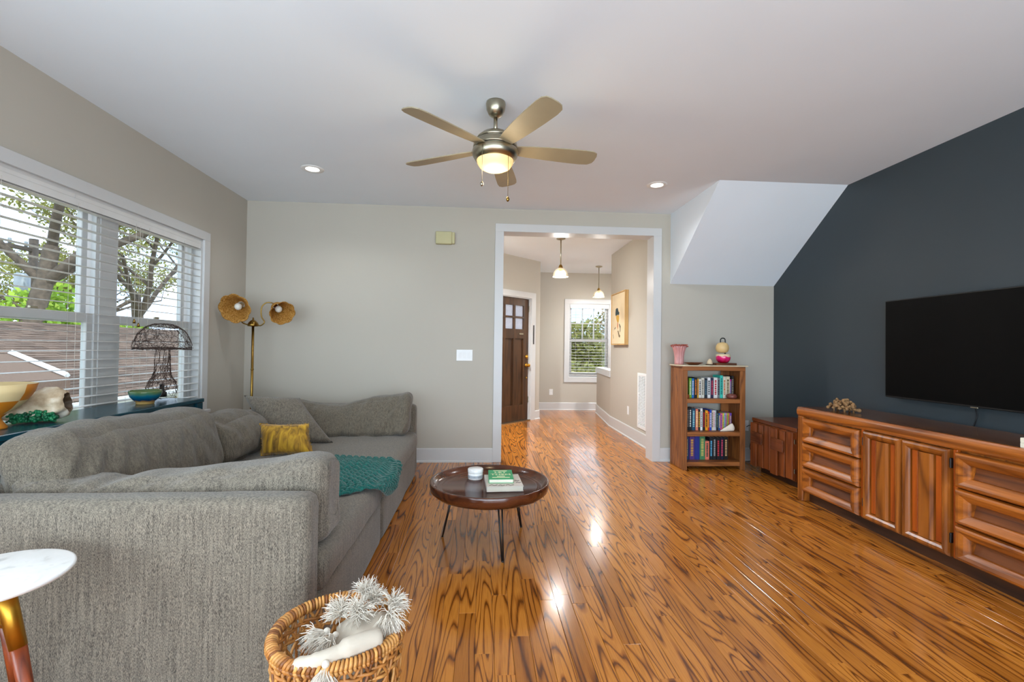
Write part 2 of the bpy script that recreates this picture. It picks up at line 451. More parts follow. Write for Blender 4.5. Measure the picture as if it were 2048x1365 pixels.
# ---------------------------------------------------------------- the setting
XL, XR, D, H = -2.438, 3.244, 4.952, 2.709
YR = -2.6                       # unseen rear wall with the added glass doors
def struct(name, g, mat, parent=None, **k):
    o = obj(name, g, mat, parent, **k)
    if parent is None: o['kind'] = 'structure'
    return o
fl = struct('floor', G().box((-2.62, YR-.2, -.12), (3.45, 5.13, -.019)).box((-.6, 5.13, -.12), (4.0, 9.3, -.019)), M['sub'])
ORG[fl] = Matrix()
def planks():
    w = .0762; rng = random.Random(3); P = []
    n = int((4.0+2.6)/w)
    for i in range(n):
        x0 = -2.6+i*w; x1 = x0+w
        foy = x0 > -.55
        y = YR-.1-rng.random(); yend = 9.2 if foy else 5.0
        if x0 > 3.3: y = 5.2
        while y < yend:
            l = rng.choice((.45, .6, .75, .95, 1.2, 1.5))*rng.uniform(.8, 1.2); y1 = min(y+l, yend)
            if y1 > YR: P.append((x0, x1, max(y, YR), y1, rng.random()))
            y = y1
    def geo(x0, x1, y0, y1):
        g = .0005; c = .0011
        a = [(x0+g, y0+g), (x1-g, y0+g), (x1-g, y1-g), (x0+g, y1-g)]
        b = [(x0+g+c, y0+g+c), (x1-g-c, y0+g+c), (x1-g-c, y1-g-c), (x0+g+c, y1-g-c)]
        return [(*p, -.018) for p in a]+[(*p, -.0009) for p in a]+[(*p, 0) for p in b], \
               [(0,1,5,4),(1,2,6,5),(2,3,7,6),(3,0,4,7),(4,5,9,8),(5,6,10,9),(6,7,11,10),(7,4,8,11),(8,9,10,11),(3,2,1,0)]
    def score(p):
        x = (p[0]+p[1])/2; y0 = max(p[2], 1.55); y1 = p[3]
        if y1 <= y0+.05: return 0
        if x < -.62 and y0 > 1.6 and y1 < 4.6: return 0
        if x > 2.62 or abs(x) > 1.15*y1: return 0
        return (x1l(p))*(y1-y0)/((y0+y1)/2)**3
    def x1l(p): return p[1]-p[0]
    P.sort(key=score, reverse=True)
    def mk(name, V, F, R):
        me = bpy.data.meshes.new(name); me.from_pydata(V, [], F)
        at = me.attributes.new('rnd', 'FLOAT', 'FACE'); at.data.foreach_set('value', R)
        me.materials.append(M['floor']); o = bpy.data.objects.new(name, me); link(o, fl); ORG[o] = Matrix(); return o
    for p in P[:298]:
        V, F = geo(*p[:4]); mk('plank', V, F, [p[4]]*len(F))
    V = []; F = []; R = []
    for p in P[298:]:
        v, f = geo(*p[:4]); k = len(V); V += v; F += [tuple(i+k for i in q) for q in f]; R += [p[4]]*len(f)
    mk('planking', V, F, R)['kind'] = 'stuff'
planks()

struct('ceiling', G().box((-2.62, YR-.2, H), (3.45, 5.13, H+.15)).box((-.6, 5.13, H), (4.0, 9.3, H+.15)), M['ceil'])
struct('ceiling_soffit', G().add([(2.06,3.905,H),(XR,3.905,H),(XR,D,H),(2.06,D,H),(2.06,D,1.94),(XR,D,1.94)],
       [(0,1,2,3),(0,4,5,1),(0,3,4),(1,5,2),(3,2,5,4)]), M['ceil'])
# left wall with the window opening
WY0, WY1, WZ0, WZ1 = 2.31, 4.20, .64, 2.125
VY0, VY1 = -2.0, 1.3
struct('wall_left', G().box((-2.62, YR-.2, 0), (XL, VY0, H)).box((-2.62, VY1, 0), (XL, WY0, H)).box((-2.62, VY0, 0), (XL, VY1, WZ0)).box((-2.62, VY0, WZ1), (XL, VY1, H)).box((-2.62, WY1, 0), (XL, 5.13, H))
       .box((-2.62, WY0, 0), (XL, WY1, WZ0)).box((-2.62, WY0, WZ1), (XL, WY1, H)), M['wall'])
OX0, OX1, OZ = .225, 1.865, 2.46
struct('wall_back', G().box((XL, D, 0), (OX0-.012, 5.13, H)).box((OX1+.012, D, 0), (XR, 5.13, H)).box((OX0-.012, D, OZ+.012), (OX1+.012, 5.13, H)), M['wall'])
struct('wall_right', G().box((XR, YR-.2, 0), (3.45, 5.13, H)), M['navy'])
# rear wall: piers and header around added glass doors that carry the fill light
struct('wall_rear', G().box((XL, YR-.15, 0), (-2.25, YR, H)).box((3.05, YR-.15, 0), (XR, YR, H)).box((-2.25, YR-.15, 2.4), (3.05, YR, H)), M['wall'])
dr = thing('door_rear_added', (.4, YR-.08, 0), kind='structure')  # glass doors made up so that fill light can come from behind
for i in range(3):
    x0 = -2.25+i*5.3/3; x1 = x0+5.3/3
    g = G()
    for a, b in (((x0, 0), (x0+.06, 2.4)), ((x1-.06, 0), (x1, 2.4)), ((x0+.06, 0), (x1-.06, .1)), ((x0+.06, 2.3), (x1-.06, 2.4))):
        g.bbox((a[0], YR-.1, a[1]), (b[0], YR-.05, b[1]))
    f = obj('door_frame', g, M['trim'], dr)
    obj('pane', G().box((x0+.06, YR-.08, .1), (x1-.06, YR-.074, 2.3)), M['glass'], f)

def baseboard(name, a, b, nrm, h=.146):
    """board plus shoe moulding along a wall from a to b, facing nrm"""
    a = Vector((*a, 0)); b = Vector((*b, 0)); n = Vector((*nrm, 0)).normalized()
    g = G()
    prof = [(0, 0), (.026, 0), (.026, .012), (.016, .022), (.016, h-.008), (.010, h), (0, h)]
    g.loops([[a+n*p+Vector((0, 0, z)) for p, z in prof], [b+n*p+Vector((0, 0, z)) for p, z in prof]], True)
    g.f.append(list(range(len(prof)))[::-1]); g.sm.append(False)
    return struct(name, g, M['trim'])
baseboard('baseboard_back', (XL, D), (.133, D), (0, -1))
baseboard('baseboard_back_right', (1.954, D), (XR, D), (0, -1))
baseboard('baseboard_left', (XL, YR), (XL, D), (1, 0))
baseboard('baseboard_right', (XR, YR), (XR, D), (-1, 0))
# cased opening
tr = thing('trim_1', ((OX0+OX1)/2, D, 0), kind='structure')
obj('casing', G().bbox((OX0-.092, D-.02, 0), (OX0, D, OZ), .002), M['trim'], tr)
obj('casing', G().bbox((OX1, D-.02, 0), (OX1+.09, D, OZ), .002), M['trim'], tr)
obj('head_casing', G().bbox((OX0-.092, D-.02, OZ), (OX1+.09, D, OZ+.085), .002), M['trim'], tr)
obj('jamb', G().box((OX0-.012, D, 0), (OX0, 5.13, OZ)), M['trim'], tr)
obj('jamb', G().box((OX1, D, 0), (OX1+.012, 5.13, OZ)), M['trim'], tr)
obj('head_jamb', G().box((OX0-.012, D, OZ), (OX1+.012, 5.13, OZ+.012)), M['trim'], tr)

# living room window: two double-hung units in one casing
def dh_unit(root, ax, u0, u1, z0, z1, zm, dout, din, s, muntins=False):
    """sashes of one double-hung unit; ax='y' (left wall) or 'x' (far wall); dout/din = depth of the outer/inner sash plane"""
    def B(u0, u1, d0, d1, z0, z1, r=.003):
        return G().bbox((d0, u0, z0), (d1, u1, z1), r) if ax == 'y' else G().bbox((u0, d0, z0), (u1, d1, z1), r)
    def sash(zb, zt, d, bot, top):
        d0, d1 = d, d+s*.035
        f = obj('sash', G(), M['trim'], root) if False else None
        g = G()
        for q in (B(u0, u0+.045, d0, d1, zb, zt), B(u1-.045, u1, d0, d1, zb, zt), B(u0+.045, u1-.045, d0, d1, zb, zb+bot), B(u0+.045, u1-.045, d0, d1, zt-top, zt)):
            g.add(q.v, q.f)
        f = obj('sash', g, M['trim'], root)
        dm = (d0+d1)/2
        obj('pane', (G().box((dm-.002, u0+.04, zb+bot-.005), (dm+.002, u1-.04, zt-top+.005)) if ax == 'y' else G().box((u0+.04, dm-.002, zb+bot-.005), (u1-.04, dm+.002, zt-top+.005))), M['glass'], f)
        return f, zb+bot, zt-top
    f, a, b = sash(zm-.03, z1, dout, .055, .05)
    if muntins:
        for i in (1, 2):
            u = u0+.045+(u1-u0-.09)*i/3; q = B(u-.011, u+.011, dout-.004, dout+s*.03, a, b); obj('muntin', q, M['trim'], f)
        zc = (a+b)/2; q = B(u0+.045, u1-.045, dout-.003, dout+s*.029, zc-.011, zc+.011); obj('muntin', q, M['trim'], f)
    sash(z0, zm+.03, din, .075, .055)
w1 = thing('window_1', (XL, (WY0+WY1)/2, WZ0), kind='structure')
obj('head_casing', G().bbox((XL, WY0-.085, WZ1), (XL+.02, WY1+.085, 2.20), .002), M['trim'], w1)
obj('casing', G().bbox((XL, WY0-.085, WZ0), (XL+.02, WY0, WZ1), .002), M['trim'], w1)
obj('casing', G().bbox((XL, WY1, WZ0), (XL+.02, WY1+.085, WZ1), .002), M['trim'], w1)
obj('sill', G().bbox((-2.55, WY0-.1, WZ0-.025), (XL+.045, WY1+.1, WZ0), .004), M['trim'], w1)
obj('apron', G().bbox((XL, WY0-.085, WZ0-.115), (XL+.018, WY1+.085, WZ0-.025), .002), M['trim'], w1)
obj('jamb', G().box((-2.6, WY0, WZ0), (XL, WY0+.018, WZ1)), M['trim'], w1)
obj('jamb', G().box((-2.6, WY1-.018, WZ0), (XL, WY1, WZ1)), M['trim'], w1)
obj('head_jamb', G().box((-2.6, WY0+.018, WZ1-.018), (XL, WY1-.018, WZ1)), M['trim'], w1)
obj('mullion', G().bbox((-2.6, 3.195, WZ0), (-2.495, 3.32, WZ1-.018), .003), M['trim'], w1)
for a, b in ((WY0+.02, 3.195), (3.32, WY1-.02)):
    obj('stop', G().bbox((-2.53, a, WZ0), (-2.50, a+.03, WZ1-.018), .002).bbox((-2.53, b-.03, WZ0), (-2.50, b, WZ1-.018), .002), M['trim'], w1)
    dh_unit(w1, 'y', a+.03, b-.03, WZ0, WZ1-.018, 1.375, -2.585, -2.545, 1)
    obj('sash_lock', G().bbox((-2.515, (a+b)/2-.025, 1.405), (-2.5, (a+b)/2+.025, 1.42), .003), M['nickel'], w1)

w3 = thing('window_added', (XL, (VY0+VY1)/2, WZ0), kind='structure')  # window made up behind the camera to carry the side fill light
g = G()
for a, b in (((VY0, WZ0), (VY0+.06, WZ1)), ((VY1-.06, WZ0), (VY1, WZ1)), ((VY0+.06, WZ0), (VY1-.06, WZ0+.06)), ((VY0+.06, WZ1-.06), (VY1-.06, WZ1)), ((-.38, WZ0+.06), (-.32, WZ1-.06))): g.bbox((-2.6, a[0], a[1]), (XL+.02, b[0], b[1]), .003)
obj('frame', g, M['trim'], w3)
for a, b in ((VY0+.06, -.38), (-.32, VY1-.06)): obj('pane', G().box((-2.55, a, WZ0+.06), (-2.546, b, WZ1-.06)), M['glass'], w3)
def blind(root, ax, d, u0, u1, z0, z1, step, width, cords, thick=.0028, tilt=2):
    def B(d0, d1, a, b, p, q, r=.001):
        return G().bbox((d0, a, p), (d1, b, q), r) if ax == 'y' else G().bbox((a, d0, p), (b, d1, q), r)
    n = int((z1-z0)/step)
    first = None
    for i in range(n+1):
        z = z1-.03-i*step
        if z < z0+.02: break
        if first is None:
            sg = B(d-width/2, d+width/2, u0, u1, z-thick/2, z+thick/2, .0014); k = math.tan(math.radians(tilt))
            for p in sg.v: p.z -= ((p.x if ax == 'y' else -p.y)-(d if ax == 'y' else -d))*k
            first = obj('slat', sg, M['slat'], root); zf = z
        else:
            c = first.copy(); C.objects.link(c); c.parent = root; c.location = (0, 0, z-zf)
    obj('bottom_rail', B(d-width/2, d+width/2, u0, u1, z0, z0+.016, .003), M['slat'], root)
    obj('headrail', B(d-width/2, d+width/2-.004, u0, u1, z1-.02, z1+.02), M['slat'], root)
    for c in cords:
        for q in (-1, 1):
            e = d+q*(width/2-.002)
            p = (e, c) if ax == 'y' else (c, e)
            obj('ladder_cord', G().tube([(*p, z0+.01), (*p, z1)], .0011, 4), M['cord'], root)
b1 = thing('window_blind', (-2.455, 3.255, WZ0), 'white wooden slat blind open across the wide double window', 'window blind')
blind(b1, 'y', -2.458, WY0+.025, WY1-.025, WZ0+.02, 2.06, .0575, .050, (2.5, 2.95, 3.42, 3.55, 3.95))
for a, b in ((WY0+.02, 2.93), (2.932, WY1-.02)):
    v = obj('valance', G().prism([(XL-.03, 2.045), (XL-.012, 2.045), (XL-.006, 2.055), (XL-.006, 2.075), (XL-.001, 2.085), (XL-.001, 2.12), (XL-.03, 2.12)], 1, a, b), M['slat'], b1)
for y, z in ((3.40, 1.385), (3.44, 1.36)):
    c = obj('pull_cord', G().tube([(-2.42, y, 2.05), (-2.42, y, z)], .001, 4), M['cord'], b1)
    obj('cord_tassel', G().lathe([(.003, .03), (.006, .022), (.010, 0)], (-2.42, y, z-.03), 10), M['brass'], c)

# soffit of the recessed lights
def can_light(x, y, label, z=H, power=0):
    t = thing('recessed_light', (x, y, z), label, 'ceiling light', 'recessed downlights in the living room ceiling')
    obj('trim_ring', G().lathe([(.055, -.004), (.062, -.007), (.088, -.004), (.092, 0)], (x, y, z), 32, cap=(False, False)), M['white'], t)
    obj('lens', G().lathe([(.056, -.003), (.05, -.001)], (x, y, z), 32, cap=(False, True)), M['can'], t)
    d = bpy.data.lights.new('downlight', 'SPOT'); d.energy = power; d.spot_size = 2.6; d.spot_blend = .6; d.shadow_soft_size = .05; d.color = (.92, .96, 1)
    o = bpy.data.objects.new('downlight', d); link(o, t); o.location = (0, 0, -.02)
    return t
can_light(-1.444, 4.0, 'round white recessed downlight nearer the window wall', power=22)
can_light(1.566, 4.078, 'round white recessed downlight nearer the sloped soffit', power=22)
can_light(-1.444, .9, 'round white recessed downlight above the near sofa arm', power=20); can_light(1.566, .9, 'round white recessed downlight above the open floor by the television wall', power=20)

# ---------------------------------------------------------------- foyer
a0 = Vector((.35, 7.32)); dv = (Vector((1.0, 7.935))-a0).normalized(); nv = Vector((dv.y, -dv.x))   # nv faces the room
def diag(s, out=0): return a0+dv*s+nv*out
def dbox(g, s0, s1, o0, o1, z0, z1):
    p = [diag(s0, o0), diag(s1, o0), diag(s1, o1), diag(s0, o1)]
    return g.add([(q.x, q.y, z0) for q in p]+[(q.x, q.y, z1) for q in p], [(0,3,2,1),(4,5,6,7),(0,1,5,4),(1,2,6,5),(2,3,7,6),(3,0,4,7)])
DS0, DS1, DZ = -.28, .655, 2.05
g = G(); dbox(g, -.62, DS0, -.14, 0, 0, H); dbox(g, DS1, .90, -.14, 0, 0, H); dbox(g, DS0, DS1, -.14, 0, DZ, H)
struct('wall_foyer_door', g, M['wall'])
e = diag(.895)
struct('wall_foyer_corner', G().box((e.x-.12, e.y+.08, 0), (e.x, 9.05, H)), M['wall'])
q = diag(-.62)
struct('wall_foyer_left', G().box((q.x-.12, 5.13, 0), (q.x, q.y+.02, H)), M['wall'])
FX0, FX1, FZ0, FZ1, FY = 1.72, 2.53, .65, 2.10, 9.05
struct('wall_foyer_far', G().box((.8, FY, 0), (FX0, FY+.15, H)).box((FX1, FY, 0), (3.8, FY+.15, H)).box((FX0, FY, 0), (FX1, FY+.15, FZ0)).box((FX0, FY, FZ1), (FX1, FY+.15, H)), M['wall'])
struct('wall_foyer_right', G().box((2.04, 5.13, 0), (2.16, 7.2, H)), M['wall'])
struct('wall_half', G().add([(2.04,7.2,0),(2.16,7.2,0),(2.32,8.7,0),(2.2,8.7,0),(2.04,7.2,.77),(2.16,7.2,.77),(2.32,8.7,.77),(2.2,8.7,.77)],
       [(0,3,2,1),(4,5,6,7),(0,1,5,4),(1,2,6,5),(2,3,7,6),(3,0,4,7)]), M['wall'])
struct('trim_half_wall_cap', G().add([(2.02,7.203,.77),(2.18,7.203,.77),(2.34,8.73,.77),(2.18,8.73,.77),(2.02,7.203,.872),(2.18,7.203,.872),(2.34,8.73,.872),(2.18,8.73,.872)],
       [(0,3,2,1),(4,5,6,7),(0,1,5,4),(1,2,6,5),(2,3,7,6),(3,0,4,7)]), M['trim'])
struct('wall_foyer_stair', G().box((3.7, 5.13, 0), (3.8, FY, H)), M['wall'])
baseboard('baseboard_foyer_far', (e.x, FY), (3.7, FY), (0, -1), .15)
baseboard('baseboard_foyer_right', (2.04, 5.13), (2.04, 7.2), (-1, 0), .165)
baseboard('baseboard_half_wall', (2.04, 7.2), (2.2, 8.7), (-1, .1), .165)
p0, p1 = diag(.765), diag(.90); baseboard('baseboard_foyer_door', p0, p1, nv, .15)
# front door in the diagonal wall
d1 = thing('door_1', (*diag((DS0+DS1)/2), 0), kind='structure')
obj('casing', dbox(G(), DS1+.002, .765, 0, .02, 0, DZ), M['trim'], d1)
obj('casing', dbox(G(), DS0-.11, DS0-.002, 0, .02, 0, DZ), M['trim'], d1)
obj('head_casing', dbox(G(), DS0-.11, .765, 0, .02, DZ, DZ+.095), M['trim'], d1)
obj('jamb', dbox(G(), DS1-.018, DS1, -.14, 0, .012, DZ), M['trim'], d1)
obj('jamb', dbox(G(), DS0, DS0+.018, -.14, 0, .012, DZ), M['trim'], d1)
obj('head_jamb', dbox(G(), DS0+.018, DS1-.018, -.14, 0, DZ-.015, DZ), M['trim'], d1)
obj('threshold', dbox(G(), DS0, DS1, -.14, .02, 0, .016), M['nickel'], d1)
ds0, ds1 = DS0+.022, DS1-.022; dz0, dz1 = .02, DZ-.02
leaf = G(); yb, yf = -.075, -.03
cols = [ds0, ds0+.12, ds0+.345, ds0+.385, ds0+.505-.0, ds0+.55, ds1-.12, ds1]
st = [ds0, .045-.245+.03, 0, 0]
SG = [(-.145, .025), (.072, .262), (.307, .507)]     # three panel / pane columns
def frame(cols, z0, z1):
    """solid parts around the columns between z0 and z1"""
    xs = [ds0]+[v for c in cols for v in c]+[ds1]
    for i in range(0, len(xs), 2): dbox(leaf, xs[i], xs[i+1], yb, yf, z0, z1)
dbox(leaf, ds0, ds1, yb, yf, dz0, .275); frame(SG, .275, 1.37); dbox(leaf, ds0, ds1, yb, yf, 1.37, 1.525)
frame(SG, 1.525, 1.915); dbox(leaf, ds0, ds1, yb, yf, 1.915, dz1)
lf = obj('door_leaf', leaf, M['doorw'], d1)
m = NT('obscure_glass'); vv = m.N.new('ShaderNodeTexVoronoi'); vv.inputs['Scale'].default_value = 70
m.L(m.coord((1, 1, 1)), vv.inputs['Vector']); m.set(Roughness=.12, Transmission_Weight=1.0, IOR=1.45)
m.col(m.ramp(vv.outputs['Distance'], [(0, (.95, .92, .95)), (1, (.9, .88, .9))])); m.bump(vv.outputs['Distance'], 1.0, .03); M['obscure'] = m.m
tl = m.N.new('ShaderNodeBsdfTranslucent'); tl.inputs[0].default_value = (.95, .92, .95, 1); mx = m.N.new('ShaderNodeMixShader'); mx.inputs[0].default_value = .5
m.L(m.b.outputs[0], mx.inputs[1]); m.L(tl.outputs[0], mx.inputs[2]); m.L(mx.outputs[0], m.out.inputs[0])
for i, (s0, s1) in enumerate(SG):
    obj('recessed_panel', dbox(G(), s0, s1, yb+.012, yf-.022, .275, 1.37), M['doorw'], lf)
    for z0, z1 in ((1.525, 1.705), (1.735, 1.915)):
        obj('pane', dbox(G(), s0, s1, yb+.018, yb+.022, z0, z1), M['obscure'], lf)
    obj('glazing_bar', dbox(G(), s0, s1, yb, yf, 1.705, 1.735), M['doorw'], lf)
def on_door(s, z, out=0): p = diag(s, yf+out); return (p.x, p.y, z)
nv3 = Vector((nv.x, nv.y, 0)); dv3 = Vector((dv.x, dv.y, 0))
h = obj('door_handle', G().lathe([(.033, 0), (.033, .008), (.014, .014), (.014, .035), (.028, .05), (.026, .07), (.0, .074)], on_door(.586, .926), 16, axis=nv3, cap=(True, False)), M['gold'], lf)
obj('lever', G().tube([Vector(on_door(.586, .926, .055)), Vector(on_door(.50, .925, .058))], [.011, .006], 8), M['gold'], h)
obj('deadbolt', G().lathe([(.033, 0), (.033, .012), (.012, .016), (.010, .03), (0, .031)], on_door(.592, 1.068), 16, axis=nv3, cap=(True, False)), M['gold'], lf)
obj('latch_knob', G().lathe([(.014, 0), (.014, .01), (0, .014)], on_door(.59, .717), 12, axis=nv3, cap=(True, False)), M['gold'], lf)
obj('peephole_plate', dbox(G(), .40, .50, yf, yf+.006, 1.435, 1.46), M['nickel'], lf)
for z in (.3, 1.82): obj('hinge', dbox(G(), ds1-.004, ds1+.018, yf-.01, yf+.012, z, z+.1), M['nickel'], d1)
obj('security_bar', dbox(G(), .70, .716, .02, .03, 1.28, 1.60), M['black'], d1)
# foyer window
w2 = thing('window_2', ((FX0+FX1)/2, FY, FZ0), kind='structure')
obj('head_casing', G().bbox((FX0-.09, FY-.02, FZ1), (FX1+.09, FY, FZ1+.09), .002), M['trim'], w2)
obj('casing', G().bbox((FX0-.09, FY-.02, FZ0-.1), (FX0, FY, FZ1), .002), M['trim'], w2)
obj('casing', G().bbox((FX1, FY-.02, FZ0-.1), (FX1+.09, FY, FZ1), .002), M['trim'], w2)
obj('apron', G().bbox((FX0, FY-.02, FZ0-.1), (FX1, FY, FZ0), .002), M['trim'], w2)
obj('jamb', G().box((FX0, FY, FZ0), (FX0+.018, FY+.15, FZ1)).box((FX1-.018, FY, FZ0), (FX1, FY+.15, FZ1)).box((FX0+.018, FY, FZ1-.018), (FX1-.018, FY+.15, FZ1)).box((FX0+.018, FY, FZ0), (FX1-.018, FY+.15, FZ0+.018)), M['trim'], w2)
dh_unit(w2, 'x', FX0+.02, FX1-.02, FZ0+.02, FZ1-.02, 1.375, FY+.085, FY+.048, 1, True)
b2 = thing('window_blind', ((FX0+FX1)/2, FY+.02, FZ0), 'white slat blind open in the single foyer window', 'window blind')
blind(b2, 'x', FY+.018, FX0+.022, FX1-.022, FZ0+.03, 2.03, .0575, .05, (1.86, 2.125, 2.39))
obj('valance', G().bbox((FX0+.02, FY-.012, 2.02), (FX1-.02, FY-.004, 2.085), .002), M['slat'], b2)
# ---------------------------------------------------------------- sofa
SF = thing('sofa', (-1.3, 3.14, 0), 'deep grey tweed sofa with low arms facing the room', 'sofa')
SX0, SX1, SY0, SY1, SZ = -1.985, -.606, 1.703, 4.55, .668
obj('back', G().rbox((SX0, SY0, .02), (SX0+.17, SY1, SZ), .05, 14, wr=.004, seed=1), M['sofa'], SF)
for y0, y1 in ((SY0, SY0+.14), (SY1-.13, SY1)):
    obj('arm', G().rbox((SX0+.13, y0, .02), (SX1, y1, SZ), .045, 14, wr=.003, seed=y0), M['sofa'], SF)
obj('arm_skirt', G().bbox((SX0+.13, SY0+.001, .001), (SX1-.004, SY0+.13, .12), .006), M['sofa'], SF)
for y0, y1 in ((1.82, 2.935), (2.935, 4.45)):
    obj('base', G().rbox((-1.84, y0, 0), (-.60, y1, .275), .03, 10, wr=.003, seed=y0), M['sofa'], SF)
    obj('seat_cushion', G().rbox((-1.84, y0+.004, .25), (-.585, y1-.004, .425), .06, 16, puff=(0, 0, .012), wr=.006, seed=y0+4), M['sofa'], SF)
# loose back cushions that belong to the sofa
def soft_block(a, b, r, n, puff, wr, seed, fn=None):
    g = G().rbox(a, b, r, n, puff, wr, seed, 5)
    if fn: g.v = [fn(p) for p in g.v]
    return g
def near_cushion(p):
    t = (p.x+1.80)/1.17                       # 0 left .. 1 right
    f = max(0, (p.z-.43)/.36)
    p = p.copy(); TB = [(-1.86, .64), (-1.82, .69), (-1.73, .70), (-1.59, .668), (-1.46, .66), (-1.33, .683), (-1.16, .70), (-.90, .73), (-.69, .768), (-.6, .765)]
    for (xa, za), (xb, zb) in zip(TB, TB[1:]):
        if xa <= p.x <= xb: p.z += f*((za+(zb-za)*(p.x-xa)/(xb-xa))-.80); break
    p.y += .10*f*(1-t)*.3
    w = noise.noise(Vector((p.x*11-p.z*9, p.z*5, 8)))*.022*(1.15-t)+(.5-abs(noise.noise(Vector((p.x*9-p.z*16, p.x*3+p.z*3, 4)))))*.03*(1.15-t)*(.3+f)
    p.y -= w; p.z += w*f*.6
    return p
obj('arm_cushion', soft_block((-1.80, 1.865, .43), (-.60, 2.09, .80), .06, 64, (0, .03, .012), .006, 3, near_cushion), M['sofa'], SF)
def back_cushion(lo):
    def fn(p):
        p = p.copy(); f = max(0, (p.z-.43)/.4); p.x -= f*.10
        p.z += f*(.02*noise.noise(Vector((p.y*4, 1.7, lo)))+.02*noise.noise(Vector((p.y*9, .7, lo))))
        p.z -= f*.03*lo
        w = noise.noise(Vector((p.y*12+p.z*5, p.z*4, lo*7)))*.014+(.5-abs(noise.noise(Vector((p.y*8-p.z*5, p.z*3, lo*3+1)))))*.026; p.x += w; p.z += w*.3*f
        return p
    return fn
obj('back_cushion', soft_block((-1.82, 1.90, .43), (-1.56, 3.03, .835), .09, 56, (.04, 0, .02), .008, 5, back_cushion(0)), M['sofa_dark'], SF)
obj('back_cushion', soft_block((-1.84, 3.02, .43), (-1.585, 3.73, .75), .10, 50, (.05, 0, .02), .01, 8, back_cushion(1)), M['sofa_dark'], SF)
def far_cushion(p):
    p = p.copy(); t = (p.x+1.76)/1.12; f = max(0, (p.z-.42)/.33)
    dip = .10*math.exp(-((t-.45)/.2)**2)+.02*math.sin(t*9)-.03*max(0, t-.8)*5
    p.z -= f*(dip*.9+.05*(1-t)); p.y -= .08*(1-f); p.y += .10*f
    w = noise.noise(Vector((p.x*13+p.z*7, p.z*5, 2)))*.022+(.5-abs(noise.noise(Vector((p.x*10-p.z*4, p.z*3, 6)))))*.04; p.y -= w; p.z += .3*w*f
    return p
obj('arm_cushion', soft_block((-1.76, 4.16, .43), (-.63, 4.36, .775), .07, 60, (0, .02, .01), .008, 11, far_cushion), M['sofa_dark'], SF)
tp = G().pillow([(-1.93, 3.93, .80), (-1.51, 3.99, .775), (-1.17, 3.80, .44), (-1.66, 3.74, .43)], .20, 26, .05, .01, 4)
tag(obj('throw_pillow', tp, M['sofa'], None, merge=True), 'square grey tweed pillow slumped in the far sofa corner', 'pillow')
m = NT('mustard_velvet'); nn = m.noise(m.coord((30, 30, 6)), 1, 4, 1)
m.col(m.ramp(nn, [(.3, s2l((96, 66, 6))), (.5, s2l((168, 122, 14))), (.68, s2l((206, 160, 36)))])); m.set(Roughness=.75, Sheen_Weight=.25); m.bump(nn, .3, .004); M['mustard'] = m.m
mp_ = thing('throw_pillow', (-1.4, 3.4, .43), 'small mustard velvet lumbar pillow with fringed edge on the sofa', 'pillow')
qc = [Vector(v) for v in ((-1.585, 3.46, .645), (-1.235, 3.42, .65), (-1.175, 3.36, .455), (-1.53, 3.38, .44))]
obj('cover', G().pillow(qc, .13, 24, .04, .006, 9), M['mustard'], mp_, merge=True)
fr = G(); rr = random.Random(4); cc = sum(qc, Vector())/4
for e in range(4):
    a, b = qc[e], qc[(e+1) % 4]
    for i in range(60):
        t = i/60; p = a.lerp(b, t); inn = (cc-p).normalized()*.035*(4*t*(1-t))*.45; p = p+inn
        d = (p-cc).normalized()*rr.uniform(.008, .016)+Vector((rr.uniform(-1, 1), rr.uniform(-1, 1), rr.uniform(-1, 1)))*.004
        fr.tube([p-d*.4, p+d*.5, p+d], [.0028, .0024, .001], 3)
obj('fringe', fr, M['mustard'], mp_, fix=False)['kind'] = 'stuff'
